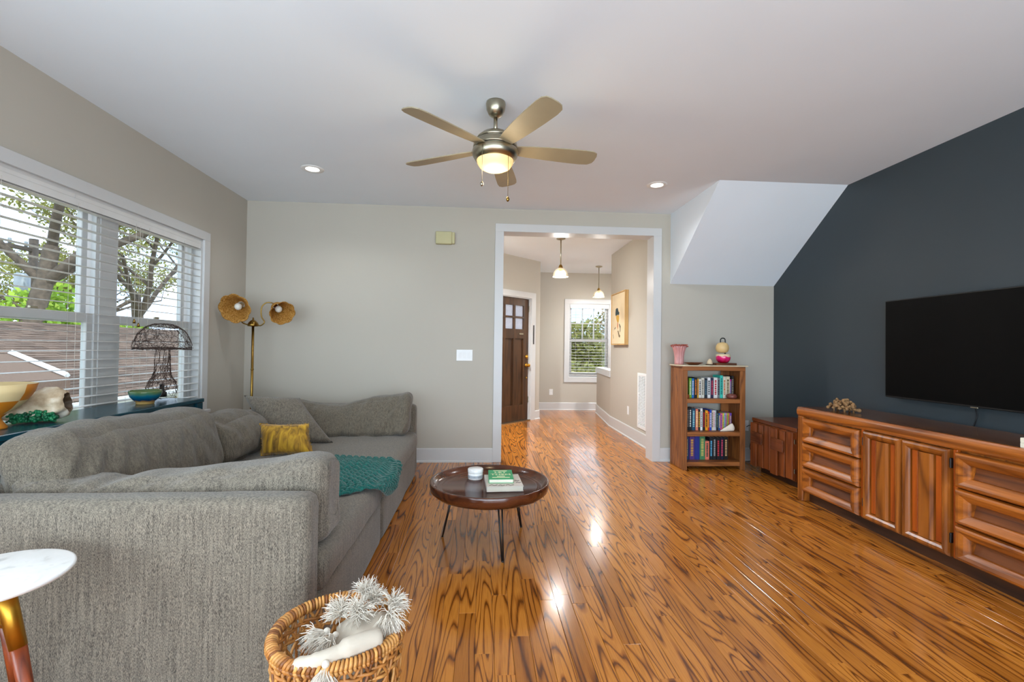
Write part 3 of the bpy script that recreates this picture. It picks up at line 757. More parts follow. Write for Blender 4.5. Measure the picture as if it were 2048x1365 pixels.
# chunky knitted throw over the seat edge
m = NT('teal_yarn'); nn = m.noise(m.coord((160, 160, 160)), 1, 2)
m.col(m.ramp(nn, [(.3, s2l((0, 56, 52))), (.7, s2l((8, 108, 98)))])); m.set(Roughness=.95, Sheen_Weight=.3); M['yarn'] = m.m
def knit():
    g = G(); NU, NV = 150, 170; V = []; F = []
    U0, UL = -1.10, .66; VL = .80                  # u across (towards the room), v along the sofa
    for j in range(NV+1):
        for i in range(NU+1):
            u = i/NU; v = j/NV
            s = u*UL; x = U0+s; edge = -.60
            y = 2.46+v*VL + .05*math.sin(u*5+1)*(v-.5) + .10*(v-.5)*(1-u)
            # rounded outline on the room side
            k = max(0, (abs(v-.62)/.62)); x = U0+s*(1-.42*k**2.2)
            if x <= edge: z = .437
            else:
                e = x-edge; a = min(e/.055, PI/2); z = .437-.055*(1-math.cos(a))-max(0, e-.055*PI/2); x = edge+.055*math.sin(a)
            fold = .018*noise.noise(Vector((u*3, v*4, 3)))+.012*math.sin(v*9+u*3)
            n = Vector((0, 0, 1)) if x <= edge else Vector((1, 0, .3)).normalized()
            # knit stitches: rows of V-shaped loops
            cu = u*UL/.052; cv = v*VL/.042
            ph = abs((cu % 1)-.5)*2
            st = abs(math.sin(PI*(cv+ph*.55)))**.7*(.35+.65*math.sin(PI*(cu % 1))**.6 if True else 1)
            taper = min(1, min(u, 1-u, v, 1-v)*25)
            d = .010+max(0, fold)+.020*st
            V.append(Vector((x, y, z))+n*d*(0.35+.65*taper))
    for j in range(NV):
        for i in range(NU):
            a = j*(NU+1)+i; F.append((a, a+1, a+NU+2, a+NU+1))
    # underside and rim, so the throw is a closed slab
    n0 = len(V); B = [p-Vector((.0, 0, .006)) if p.x <= -.62 else p-Vector((.008, 0, .003)) for p in V]
    W_ = NU+1; rim = [i for i in range(W_)]+[j*W_+NU for j in range(1, NV+1)]+[NV*W_+i for i in range(NU-1, -1, -1)]+[j*W_ for j in range(NV-1, 0, -1)]
    F += [tuple(n0+i for i in reversed(f)) for f in F[:NU*NV]]
    F += [(rim[k], n0+rim[k], n0+rim[(k+1) % len(rim)], rim[(k+1) % len(rim)]) for k in range(len(rim))]
    g.add(V+B, F, True); return g
tag(obj('throw_blanket', knit(), M['yarn'], fix=False), 'chunky knitted teal throw draped over the sofa seat edge', 'blanket')

# ---------------------------------------------------------------- teal console table behind the sofa
TT = thing('console_table', (-2.19, 2.6, 0), 'dark teal lacquered narrow table under the window behind the sofa', 'table')
TX0, TX1, TY0, TY1, TZ = -2.375, -2.02, 1.45, 3.545, .82
obj('tabletop', G().bbox((TX0, TY0, TZ-.028), (TX1, TY1, TZ), .004), M['teal'], TT)
obj('apron', G().box((TX1-.045, TY0+.06, TZ-.115), (TX1-.02, TY1-.075, TZ-.028)), M['teal'], TT)
obj('apron', G().box((TX0+.02, TY0+.06, TZ-.115), (TX0+.045, TY1-.075, TZ-.028)), M['teal'], TT)
for y in (TY0+.03, TY1-.045): obj('apron', G().box((TX0+.07, y, TZ-.115), (TX1-.07, y+.02, TZ-.028)), M['teal'], TT)
for x in (TX0+.005, TX1-.075):
    for y in (TY0+.005, 2.62, TY1-.078): obj('leg', G().bbox((x, y, 0), (x+.07, y+.07, TZ-.028), .003), M['teal'], TT)
# things on it
BW = tag(obj('bowl', G().lathe([(.045, 0), (.05, .004), (.05, .016), (.062, .026), (.082, .05), (.09, .078), (.088, .09), (.083, .088), (.078, .055), (.05, .03), (.0, .026)], (0, 0, 0), 36, cap=(True, False)), glaze_mat()),
         'small glazed bowl in blue and green on the teal table', 'bowl'); BW.location = (-2.19, 3.19, TZ)
M['twig'] = plain('dark_twig', (62, 44, 36), .9, 0, .3, 30)
def mushroom():
    rng = random.Random(12); c = Vector((-2.245, 3.43, TZ)); t = thing('wire_lamp', c, 'mushroom shaped table lamp woven from dark wire on the teal table', 'table lamp')
    cap = [(.0, .535), (.06, .53), (.11, .505), (.145, .46), (.165, .41), (.172, .365), (.165, .352), (.10, .362), (.045, .372)]
    stem = [(.042, .37), (.044, .30), (.046, .22), (.052, .17), (.078, .13), (.09, .09), (.088, .04), (.08, .014)]
    def surf(prof, n, hoops, turn, rad, jit):
        g = G(); L = len(prof)
        def at(u, a):
            u = max(0, min(.9999, u))*(L-1); i = int(u); f = u-i
            r = prof[i][0]*(1-f)+prof[i+1][0]*f; z = prof[i][1]*(1-f)+prof[i+1][1]*f
            return c+Vector((r*math.cos(a), r*math.sin(a), z))+Vector((rng.gauss(0, jit), rng.gauss(0, jit), rng.gauss(0, jit)))
        for i in range(n):
            a = rng.uniform(0, 2*PI); u0 = rng.uniform(-.1, .6); du = rng.uniform(.25, .6); tw = rng.uniform(-turn, turn); k = 9
            g.tube([at(u0+du*j/k+.02*rng.gauss(0, 1), a+tw*j/k+.06*rng.gauss(0, 1)) for j in range(k+1)], rad, 3)
        for h in hoops: g.tube([at(h, 2*PI*j/26) for j in range(26)], rad*1.3, 4, closed=True)
        return g
    obj('cap_wire', surf(cap, 115, (.25, .5, .62, .68), 1.6, .0012, .003), M['twig'], t, fix=False)
    obj('stem_wire', surf(stem, 95, (.02, .4, .6, .98), 1.5, .0012, .003), M['twig'], t, fix=False)
    obj('lamp_holder', G().lathe([(.03, .02), (.03, .05), (.016, .06), (.014, .11)], c, 12), M['black'], t)
mushroom()
m = NT('geode_stone'); nn = m.noise(m.coord((14, 14, 14)), 1, 4)
m.col(m.ramp(nn, [(.3, s2l((150, 120, 88))), (.5, s2l((206, 186, 156))), (.7, s2l((232, 222, 204)))])); m.set(Roughness=.8); m.bump(nn, .6, .01); M['geode'] = m.m
m = NT('malachite_green'); nn = m.noise(m.coord((40, 40, 40)), 1, 4)
m.col(m.ramp(nn, [(.3, s2l((2, 50, 30))), (.6, s2l((16, 120, 74))), (.8, s2l((90, 160, 110)))])); m.set(Roughness=.5); m.bump(nn, .8, .008); M['malach'] = m.m
M['hollow'] = plain('crystal_hollow', (96, 74, 52), .5, 0, .4, 40, .004)
def geode():
    c = Vector((-2.215, 2.46, TZ)); t = thing('geode', c, 'hollow beige geode rock with green crust on the teal table', 'rock')
    # shell: a tilted cone-like rock whose wide end is open towards the room
    ax = Vector((.72, .30, .12)).normalized(); u = ax.orthogonal().normalized(); w = ax.cross(u)
    def ring(s, r, n=40, j=.0, k=0):
        return [c+Vector((0, 0, .075))+ax*s+(u*math.cos(2*PI*i/n)+w*math.sin(2*PI*i/n))*r*(1+j*noise.noise(Vector((math.cos(2*PI*i/n)*2, math.sin(2*PI*i/n)*2, s*14+k)))) for i in range(n)]
    P = [(-.17, .012), (-.14, .035), (-.08, .055), (-.02, .068), (.05, .076), (.10, .075), (.125, .064), (.13, .05), (.115, .044), (.07, .036), (.03, .02), (.015, .004)]
    L = [ring(s, r, 40, .35) for s, r in P]
    zmin = TZ+.003
    for l in L:
        for p in l: p.z = max(p.z, zmin+.002*math.sin(p.x*90))
    g = G(); g.loops(L[:8], False); g.f.append(list(range(40))[::-1]); g.sm = [True]*len(g.f); obj('shell', g, M['geode'], t)
    g = G(); g.loops(L[7:], True); g.sm = [True]*len(g.f); obj('hollow', g, M['hollow'], t)
    g = G(); rg = random.Random(3)
    for i in range(150):
        s = rg.uniform(-.09, .07); p = c+Vector((.02, -.02, 0))+Vector((ax.x*s, ax.y*s, 0))+Vector((.040+rg.uniform(-.02, .014), -.035+rg.uniform(-.012, .012), rg.uniform(.012, .06-.2*abs(s))))
        g.ball(p, rg.uniform(.005, .011), 6, 4)
    obj('green_crust', g, M['malach'], t)
geode()
m = NT('checker_ochre'); at = m.N.new('ShaderNodeAttribute'); at.attribute_name = 'chk'
m.col(m.ramp(m.math('ADD', at.outputs['Fac'], m.math('MULTIPLY', m.noise(m.coord((30, 30, 30)), 1, 2), .05)), [(.4, s2l((214, 190, 140))), (.6, s2l((190, 116, 22)))])); m.set(Roughness=.5); M['checker'] = m.m
def checker_bowl():
    c = (-2.20, 2.245, TZ); n = 56
    prof = [(.05, 0), (.052, .008), (.035, .035), (.03, .05), (.05, .07), (.085, .095), (.115, .13), (.137, .165), (.148, .205), (.14, .205), (.12, .16), (.06, .10), (.0, .09)]
    g = G().lathe(prof, c, n, cap=(True, False))
    o = obj('footed_bowl', g, M['checker'], fix=False)
    at = o.data.attributes.new('chk', 'FLOAT', 'FACE'); vals = []
    for k in range(len(o.data.polygons)):
        j, i = divmod(k, n); row = 1 if j < 3 else (j-4)//2
        vals.append(float((row+i//7) % 2) if 4 <= j <= 7 else (1.0 if j < 4 else 0.0))
    at.data.foreach_set('value', vals)
    tag(o, 'footed bowl checkered in ochre and cream on the teal table', 'bowl')
checker_bowl()

# ---------------------------------------------------------------- floor lamp with two raffia shades
m = NT('raffia'); nn = m.noise(m.coord((90, 90, 90)), 1, 3)
m.col(m.ramp(nn, [(.3, s2l((120, 72, 14))), (.5, s2l((196, 140, 56))), (.7, s2l((222, 178, 104)))])); m.set(Roughness=.8); m.bump(nn, .5, .003)
tl = m.N.new('ShaderNodeBsdfTranslucent'); tl.inputs[0].default_value = (*s2l((214, 160, 70)), 1); mx = m.N.new('ShaderNodeMixShader'); mx.inputs[0].default_value = .3
m.L(m.b.outputs[0], mx.inputs[1]); m.L(tl.outputs[0], mx.inputs[2]); m.L(mx.outputs[0], m.out.inputs[0]); M['raffia'] = m.m
M['opal'] = plain('opal_bulb', (236, 234, 222), .15, 0, .02)
LP = thing('floor_lamp', (-2.155, 4.53, 0), 'brass floor lamp with two scalloped raffia shades in the corner', 'floor lamp')
lx, ly = -2.16, 4.54
obj('base', G().lathe([(.12, 0), (.12, .012), (.095, .022), (.03, .03), (.014, .06)], (lx, ly, 0), 32), M['brass'], LP)
obj('pole', G().cyl((lx, ly, .03), .0115, 1.365, 14), M['brass'], LP)
obj('pole_ring', G().lathe([(.0115, 0), (.015, .004), (.015, .01), (.0115, .014)], (lx, ly, .975), 14), M['brass'], LP)
hb = obj('hub', G().lathe([(.012, 0), (.045, .004), (.047, .015), (.04, .035), (.024, .055), (.008, .064), (.006, .085), (0, .088)], (lx, ly, 1.386), 40, cap=(True, False), rmod=lambda t, u: 1+.06*abs(math.sin(5*t))), M['brass'], LP)
def smooth_path(P, k=5):
    P = [Vector(p) for p in P]; out = []
    for i in range(len(P)-1):
        p0, p1, p2, p3 = P[max(i-1, 0)], P[i], P[i+1], P[min(i+2, len(P)-1)]
        for j in range(k):
            t = j/k; out.append(.5*((2*p1)+(p2-p0)*t+(2*p0-5*p1+4*p2-p3)*t*t+(3*p1-p0-3*p2+p3)*t**3))
    return out+[P[-1]]
def shade(tail, mouth, R, arm):
    tail = Vector(tail); mouth = Vector(mouth); ax = (mouth-tail); Ln = ax.length
    pr = [(.28, -.08), (.34, 0), (.44, .12), (.56, .35), (.69, .6), (.83, .82), (1.0, 1.0)]
    outer = [(R*a, Ln*b) for a, b in pr]; inner = [((R*a-.005), Ln*b) for a, b in reversed(pr)]
    def rm(t, u):
        k = u*2 if u < .5 else (1-u)*2
        return 1+(.10*abs(math.cos(4*t))-.05)*k**2+.014*math.sin(48*t)
    s = obj('lamp_shade', G().lathe(outer+inner, tail, 144, cap=(False, False), axis=ax, rmod=rm), M['raffia'], LP)
    b = tail+ax*.42
    obj('bulb', G().ball(tuple(b), .033, 16, 10), M['opal'], s)
    obj('socket', G().lathe([(.02, -.03), (.02, .06)], tail, 12, axis=ax), M['brass'], s)
    obj('arm', G().tube(smooth_path(arm), .006, 8), M['brass'], LP)
shade((-2.272, 4.53, 1.588), (-2.262, 4.405, 1.544), .135, [(lx-.04, ly, 1.404), (-2.215, ly, 1.405), (-2.262, ly, 1.428), (-2.275, 4.565, 1.49), (-2.285, 4.60, 1.56), (-2.275, 4.55, 1.592)])
shade((-1.955, 4.54, 1.585), (-1.842, 4.42, 1.510), .112, [(lx+.04, ly, 1.404), (-2.09, ly, 1.398), (-2.056, ly, 1.432), (-2.084, ly, 1.482), (-2.085, ly, 1.568), (-2.05, 4.55, 1.614), (-2.0, 4.565, 1.616), (-1.965, 4.55, 1.592)])

# ---------------------------------------------------------------- round tray table
CT = thing('coffee_table', (.064, 2.93, 0), 'round dark wood tray table on thin black hairpin legs', 'coffee table')
obj('tray', G().lathe([(.20, .303), (.30, .306), (.345, .316), (.366, .335), (.372, .36), (.372, .384), (.369, .388), (.358, .388), (.354, .383), (.338, .362), (.31, .350), (.302, .352), (.295, .346), (.0, .345)], (.064, 2.93, 0), 72, cap=(True, False)), M['tray'], CT)
for fx, fy in ((-.231, 3.005), (.137, 2.639), (.285, 3.144)):
    o = Vector((.064, 2.93, 0)); d = (Vector((fx, fy, 0))-o).normalized(); sd_ = Vector((-d.y, d.x, 0))
    foot = Vector((fx, fy, .006)); g = G()
    for k in (-1, 1): g.tube([o+d*.235+sd_*k*.012+Vector((0, 0, .312)), foot+sd_*k*.004], .0048, 8)
    g.ball(tuple(foot), .008, 8, 6, (1, 1, .7))
    lg = obj('leg', g, M['black'], CT)
jr = thing('lidded_jar', (-.027, 3.10, .345), 'small white marbled jar with lid on the tray table', 'jar')
obj('jar_body', G().lathe([(.046, 0), (.049, .003), (.049, .04), (.047, .042)], (-.027, 3.10, .346), 32), M['marble'], jr)
obj('jar_label', G().lathe([(.0496, .012), (.0496, .028)], (-.027, 3.10, .346), 32, cap=(False, False)), plain('grey_label', (168, 172, 178), .5, 0, .35, 60), jr)
obj('jar_lid', G().lathe([(.050, .042), (.051, .045), (.051, .064), (.048, .068), (.0, .069)], (-.027, 3.10, .346), 32, cap=(True, False)), M['marble'], jr)
def book_flat(name, c, w, d, h, rz, cover, label, group=None, spine='front'):
    """hardback lying flat: cover boards, page block; local x=w, y=d"""
    t = thing(name, c, label, 'book', group, rz=rz); Mx = ORG[t]
    b = .003
    g = G().bbox((-w/2, -d/2, 0), (w/2, d/2, b), .001).bbox((-w/2, -d/2, h-b), (w/2, d/2, h), .001).box((-w/2, -d/2, b), (-w/2+b, d/2, h-b))
    obj('cover', g.xf(Mx), cover, t)
    obj('pages', G().box((-w/2+b, -d/2+.004, b), (w/2-.004, d/2-.004, h-b)).xf(Mx), M['paper'], t)
    return t
bk1 = book_flat('book', (.150, 2.945, .346), .225, .27, .032, .05, plain('white_cover', (206, 196, 186), .5, 0, .12, 14), 'large white hardback with sketched cover under the green book', spine='front')
M['ink'] = plain('black_ink', (30, 26, 26), .7)
for i, (x, y, s) in enumerate(((-.07, -.11, .05), (-.02, -.115, .04), (.03, -.112, .05), (.085, -.02, .03), (.09, -.06, .03))):
    obj('cover_sketch', G().tube([(x-s/2, y, .0322), (x-s*.2, y+s*.3, .0322), (x+s*.1, y-.004, .0322), (x+s/2, y+s*.2, .0322)], .0018, 4).xf(ORG[bk1]), M['ink'], bk1)
bk2 = book_flat('book', (.135, 2.985, .378), .155, .215, .026, .0, plain('green_cover', (20, 158, 96), .4, 0, .18, 9), 'green paperback with pale block title on top of the white book')
M['cream_ink'] = plain('cream_ink', (238, 236, 190), .6)
for body, sz, yy in (('LET', .05, .045), ('THEM', .05, -.005)):
    text('title', body, sz, ORG[bk2] @ Matrix.Translation((0, yy, .0262)), M['cream_ink'], bk2)
for yy, w in ((-.045, .05), (-.07, .11), (.085, .09)):
    obj('small_print', G().box((-w/2, yy-.006, .026), (w/2, yy+.006, .0264)).xf(ORG[bk2]), M['cream_ink'], bk2)
# ---------------------------------------------------------------- sideboard along the dark wall
SB = thing('sideboard', (2.85, 2.72, 0), 'long carved wooden sideboard with drawers and doors under the television', 'sideboard')
BX, BB, BY0, BY1, BZ = 2.617, 3.09, 1.765, 3.675, .761
obj('carcass', G().box((BX+.03, BY0+.02, .085), (BB, BY1-.02, BZ-.03)), M['walnut_z'], SB)
obj('top', G().box((BX+.03, BY0+.004, BZ-.03), (BB, BY1-.004, BZ)), M['walnut_top'], SB)
def half_round(x, z0, z1, bulge, n=7):
    """profile (x,z) bulging towards the room"""
    return [(x+.03, z0)]+[(x-bulge*math.sin(PI*i/n)**.7+0, z0+(z1-z0)*i/n) for i in range(n+1)]+[(x+.03, z1)]
obj('top_moulding', G().prism(half_round(BX+.004, BZ-.072, BZ, .012), 1, BY0, BY1), M['walnut'], SB)
for y0, y1 in ((BY1-.062, BY1), (BY0, BY0+.062)):
    obj('end_stile', G().bbox((BX, y0, 0), (BB-.01, y1, BZ-.072), .006), M['walnut_z'], SB)
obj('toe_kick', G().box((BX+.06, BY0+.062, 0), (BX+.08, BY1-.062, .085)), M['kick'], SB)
for y in (2.405, 3.03): obj('stile', G().bbox((BX+.008, y-.012, .085), (BX+.03, y+.012, BZ-.074), .003), M['orange_z'], SB)
def framed(y0, y1, z0, z1, loops):
    """concentric rectangles (inset_y, inset_z, x proud) making a mitred moulded front"""
    L = []
    for iy, iz, px in loops: L.append([Vector((BX+.03-px, y0+iy, z0+iz)), Vector((BX+.03-px, y1-iy, z0+iz)), Vector((BX+.03-px, y1-iy, z1-iz)), Vector((BX+.03-px, y0+iy, z1-iz))])
    return G().loops(L, True)
def drawer(y0, y1, z0, z1):
    o = obj('drawer', framed(y0, y1, z0, z1, [(0, 0, 0), (0, 0, .034), (.006, .006, .048), (.016, .014, .056), (.030, .024, .058), (.05, .040, .050), (.066, .054, .041), (.074, .060, .035), (.076, .062, .030), (.076, .062, .002)]), M['walnut'], SB)
    # concave finger pull: lower lip of the recess
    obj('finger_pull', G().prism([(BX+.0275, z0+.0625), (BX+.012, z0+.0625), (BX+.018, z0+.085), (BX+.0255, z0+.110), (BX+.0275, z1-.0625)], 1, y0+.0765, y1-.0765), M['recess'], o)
zs = [.088, .284, .482, .680]
for y0, y1 in ((3.045, 3.60), (1.835, 2.388)):
    for k in range(3): drawer(y0, y1, zs[k]+.003, zs[k+1]-.003)
for y0, y1, hs in ((2.726, 3.014, 1), (2.428, 2.718, -1)):
    o = obj('door', framed(y0, y1, .086, .682, [(0, 0, 0), (0, 0, .026), (.005, .005, .038), (.016, .016, .044), (.03, .03, .042), (.042, .042, .034), (.048, .048, .026), (.048, .048, .008)]), M['walnut_z'], SB)
    w = (y1-y0-.096); a = y0+.048
    for i, (s0, s1) in enumerate(((0, .24), (.76, 1.0))):
        obj('side_strip', G().bbox((BX+.010, a+w*s0+.003, .136), (BX+.03, a+w*s1-.003, .632), .004), M['orange_z'], o)
    obj('centre_board', G().prism([(BX+.028, a+w*.25), (BX+.004, a+w*.25), (BX-.006, a+w*.33), (BX-.009, a+w*.5), (BX-.006, a+w*.67), (BX+.004, a+w*.75), (BX+.028, a+w*.75)], 2, .136, .632), M['walnut_z'], o)
    yh = y1-.004 if hs > 0 else y0+.004
    for z in (.165, .58):
        obj('hinge', G().bbox((BX-.004, (y0-.010 if hs < 0 else y1+.001), z), (BX+.02, (y0+.0 if hs < 0 else y1+.008), z+.055), .002), M['black'], o)
# driftwood piece
def driftwood():
    rng = random.Random(5); c = Vector((2.79, 3.40, BZ)); t = thing('driftwood', c, 'knobbly burl of brown driftwood on the sideboard end', 'driftwood')
    M['burl'] = plain('burl_wood', (150, 112, 72), .9, 0, .45, 60, .003); g = G()
    for i in range(70):
        a = rng.uniform(0, 2*PI); r = rng.random()**.5; p = c+Vector((math.cos(a)*r*.07, math.sin(a)*r*.105, .02+rng.random()*.085*(1-r*.5)))
        q = p+Vector((rng.uniform(-1, 1), rng.uniform(-1, 1), rng.uniform(-.6, .9))).normalized()*rng.uniform(.012, .03)
        q.z = max(q.z, BZ+.008)
        rr = rng.uniform(.007, .013)
        g.tube([p, (p+q)/2+Vector((rng.uniform(-1, 1), rng.uniform(-1, 1), 0))*.005, q], [rr, rr*.75, rr*1.15], 6)
        g.ball(tuple(q), rr*1.15, 7, 5)
    obj('knots', g, M['burl'], t, fix=False)
    g = G()
    for i in range(5):
        a = i*1.3; p = c+Vector((math.cos(a)*.05, math.sin(a)*.08, 0)); g.tube([p, p+Vector((0, 0, .035))], [.006, .01], 6)
    obj('stub', g, M['burl'], t)
driftwood()
for z, nm in ((BZ, 'lower'), (BZ+.0245, 'upper')):
    book_flat('book', (2.745, 2.015, z+.0005), .2, .19, .024, 0, plain('cream_cover_'+nm, (232, 226, 206), .5), ('cream hardback lying directly on the sideboard' if nm == 'lower' else 'cream hardback stacked on another cream book on the sideboard'))

# ---------------------------------------------------------------- low corner cabinet
CB = thing('corner_cabinet', (2.98, 4.23, 0), 'low brown cabinet with blocky geometric doors beside the bookcase', 'cabinet')
obj('body', G().box((2.775, 3.905, .07), (3.21, 4.555, .505)), M['mahog_z'], CB)
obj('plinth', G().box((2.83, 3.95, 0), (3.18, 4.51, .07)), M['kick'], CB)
obj('top', G().bbox((2.765, 3.895, .505), (3.215, 4.565, .54), .004), M['mahog_y'], CB)
def cab_door(y0, y1):
    o = obj('door', G().box((2.762, y0, .075), (2.775, y1, .5)), M['mahog_z'], CB); w = y1-y0
    for a, b, x, zb, zt in ((0, .30, .020, .085, .498), (.36, .62, .016, .075, .49), (.68, 1.0, .024, .065, .494)):
        obj('slat', G().bbox((2.762-x, y0+a*w+.002, zb), (2.762, y0+b*w-.002, zt), .003), M['mahog_z'], o)
    obj('block', G().bbox((2.762-.042, y0+.33*w, .30), (2.762-.0245, y0+w*.90, .41), .003), M['mahog_y'], o)
    for z in (.14, .40): obj('hinge', G().bbox((2.755, y0-.006, z), (2.77, y0-.001, z+.04), .001), M['nickel'], o)
cab_door(3.915, 4.228); cab_door(4.236, 4.55)

# ---------------------------------------------------------------- television
TV = thing('television', (3.19, 2.77, .87), 'large black flat television mounted on the dark wall', 'television')
obj('housing', G().bbox((3.165, 2.105, .872), (3.20, 3.44, 1.622), .004), M['black'], TV)
obj('screen', G().box((3.1635, 2.113, .884), (3.166, 3.432, 1.614)), M['screen'], TV)
obj('wall_mount', G().box((3.20, 2.5, 1.1), (XR, 3.0, 1.4)), M['black'], TV)
obj('badge', G().bbox((3.160, 2.755, .868), (3.166, 2.80, .875), .001), M['nickel'], TV)
obj('power_cable', G().tube(smooth_path([(3.21, 2.815, .874), (3.225, 2.815, .82), (3.225, 2.822, .78), (3.225, 2.85, .70), (3.22, 2.9, .55)]), .004, 6), M['black'], TV)

# ---------------------------------------------------------------- bookcase
BC = thing('bookcase', (2.372, 4.735, 0), 'small wooden bookcase with stone top and three shelves of books', 'bookcase')
KX0, KX1, KY0, KY1 = 2.045, 2.704, 4.58, 4.89
M['stone'] = plain('travertine', (206, 190, 160), .35, 0, .16, 16)
def rounded_left(x0, x1, y0, y1, r, n=6):
    P = [(x1, y0), (x1, y1), (x0, y1)]
    P = [(x1, y0), (x1, y1)]+[(x0+r-r*math.sin(PI/2*i/n), y1-r+r*math.cos(PI/2*i/n)) for i in range(n+1)]+[(x0+r-r*math.cos(PI/2*i/n), y0+r-r*math.sin(PI/2*i/n)) for i in range(n+1)]
    return P
obj('stone_top', G().prism(rounded_left(2.018, 2.722, 4.562, 4.90, .05), 2, 1.052, 1.064), M['stone'], BC)
obj('top_rail', G().bbox((KX0, KY0, 1.008), (KX1, KY0+.025, 1.052), .002), M['pine_x'], BC)
obj('top_board', G().box((KX0, KY0+.025, 1.036), (KX1, KY1, 1.052)), M['pine_x'], BC)
for x0, x1 in ((KX0, KX0+.05), (KX1-.054, KX1)):
    obj('front_stile', G().bbox((x0, KY0, 0), (x1, KY0+.022, 1.008), .002), M['pine_z'], BC)
for i in range(9):                                 # tambour side made of upright laths
    y0 = KY0+.022+i*.0318; obj('side_lath', G().bbox((KX0, y0, 0), (KX0+.016, y0+.0310, 1.036), .0075), M['pine_z'], BC)
obj('side_panel', G().box((KX1-.016, KY0+.022, 0), (KX1, KY1, 1.036)), M['pine_z'], BC)
obj('back_stile', G().box((KX1-.10, KY1-.018, 0), (KX1-.016, KY1, 1.036)), M['pine_z'], BC)
obj('back_stile', G().box((KX0+.016, KY1-.018, 0), (KX0+.06, KY1, 1.036)), M['pine_z'], BC)
SH = [.078, .382, .719]
for z in SH: obj('shelf', G().bbox((KX0+.017, KY0+.008, z-.042), (KX1-.017, KY1-.019, z), .002), M['pine_x'], BC)
CM = {}
def cmat(c):
    if c not in CM: CM[c] = plain('book_cloth_%02x%02x%02x' % c, c, .55, 0, .12, 25)
    return CM[c]
def book_up(x0, x1, h, z, cover, lab, label, group, lean=0, y=4.695, dep=.15):
    w = x1-x0; t = thing('book', ((x0+x1)/2, y, z), label, 'book', group)
    R_ = Matrix.Translation((x0 if lean < 0 else x1, 0, z)) @ Matrix.Rotation(lean, 4, 'Y') @ Matrix.Translation((-(x0 if lean < 0 else x1), 0, -z))
    b = min(.0025, w*.15)
    g = G().box((x0, y, z), (x0+b, y+dep, z+h)).box((x1-b, y, z), (x1, y+dep, z+h)).bbox((x0, y-.002, z), (x1, y+b, z+h), .0008)
    obj('cover', g.xf(R_), cmat(cover), t)
    obj('pages', G().box((x0+b, y+b, z+.002), (x1-b, y+dep-.003, z+h-.003)).xf(R_), M['paper'], t)
    if lab:
        rg = random.Random(int(x0*1e4)); zz = z+h*.16; g = G()
        while zz < z+h*.86:
            l = h*rg.uniform(.03, .09); g.box((x0+w*.27, y-.0026, zz), (x1-w*.27, y-.0019, min(zz+l, z+h*.9))); zz += l+h*rg.uniform(.012, .03)
        obj('spine_lettering', g.xf(R_), cmat(lab), t)
PXM = .555/740
WHT, BLK, CRM = (226, 224, 216), (24, 24, 28), (222, 208, 176)
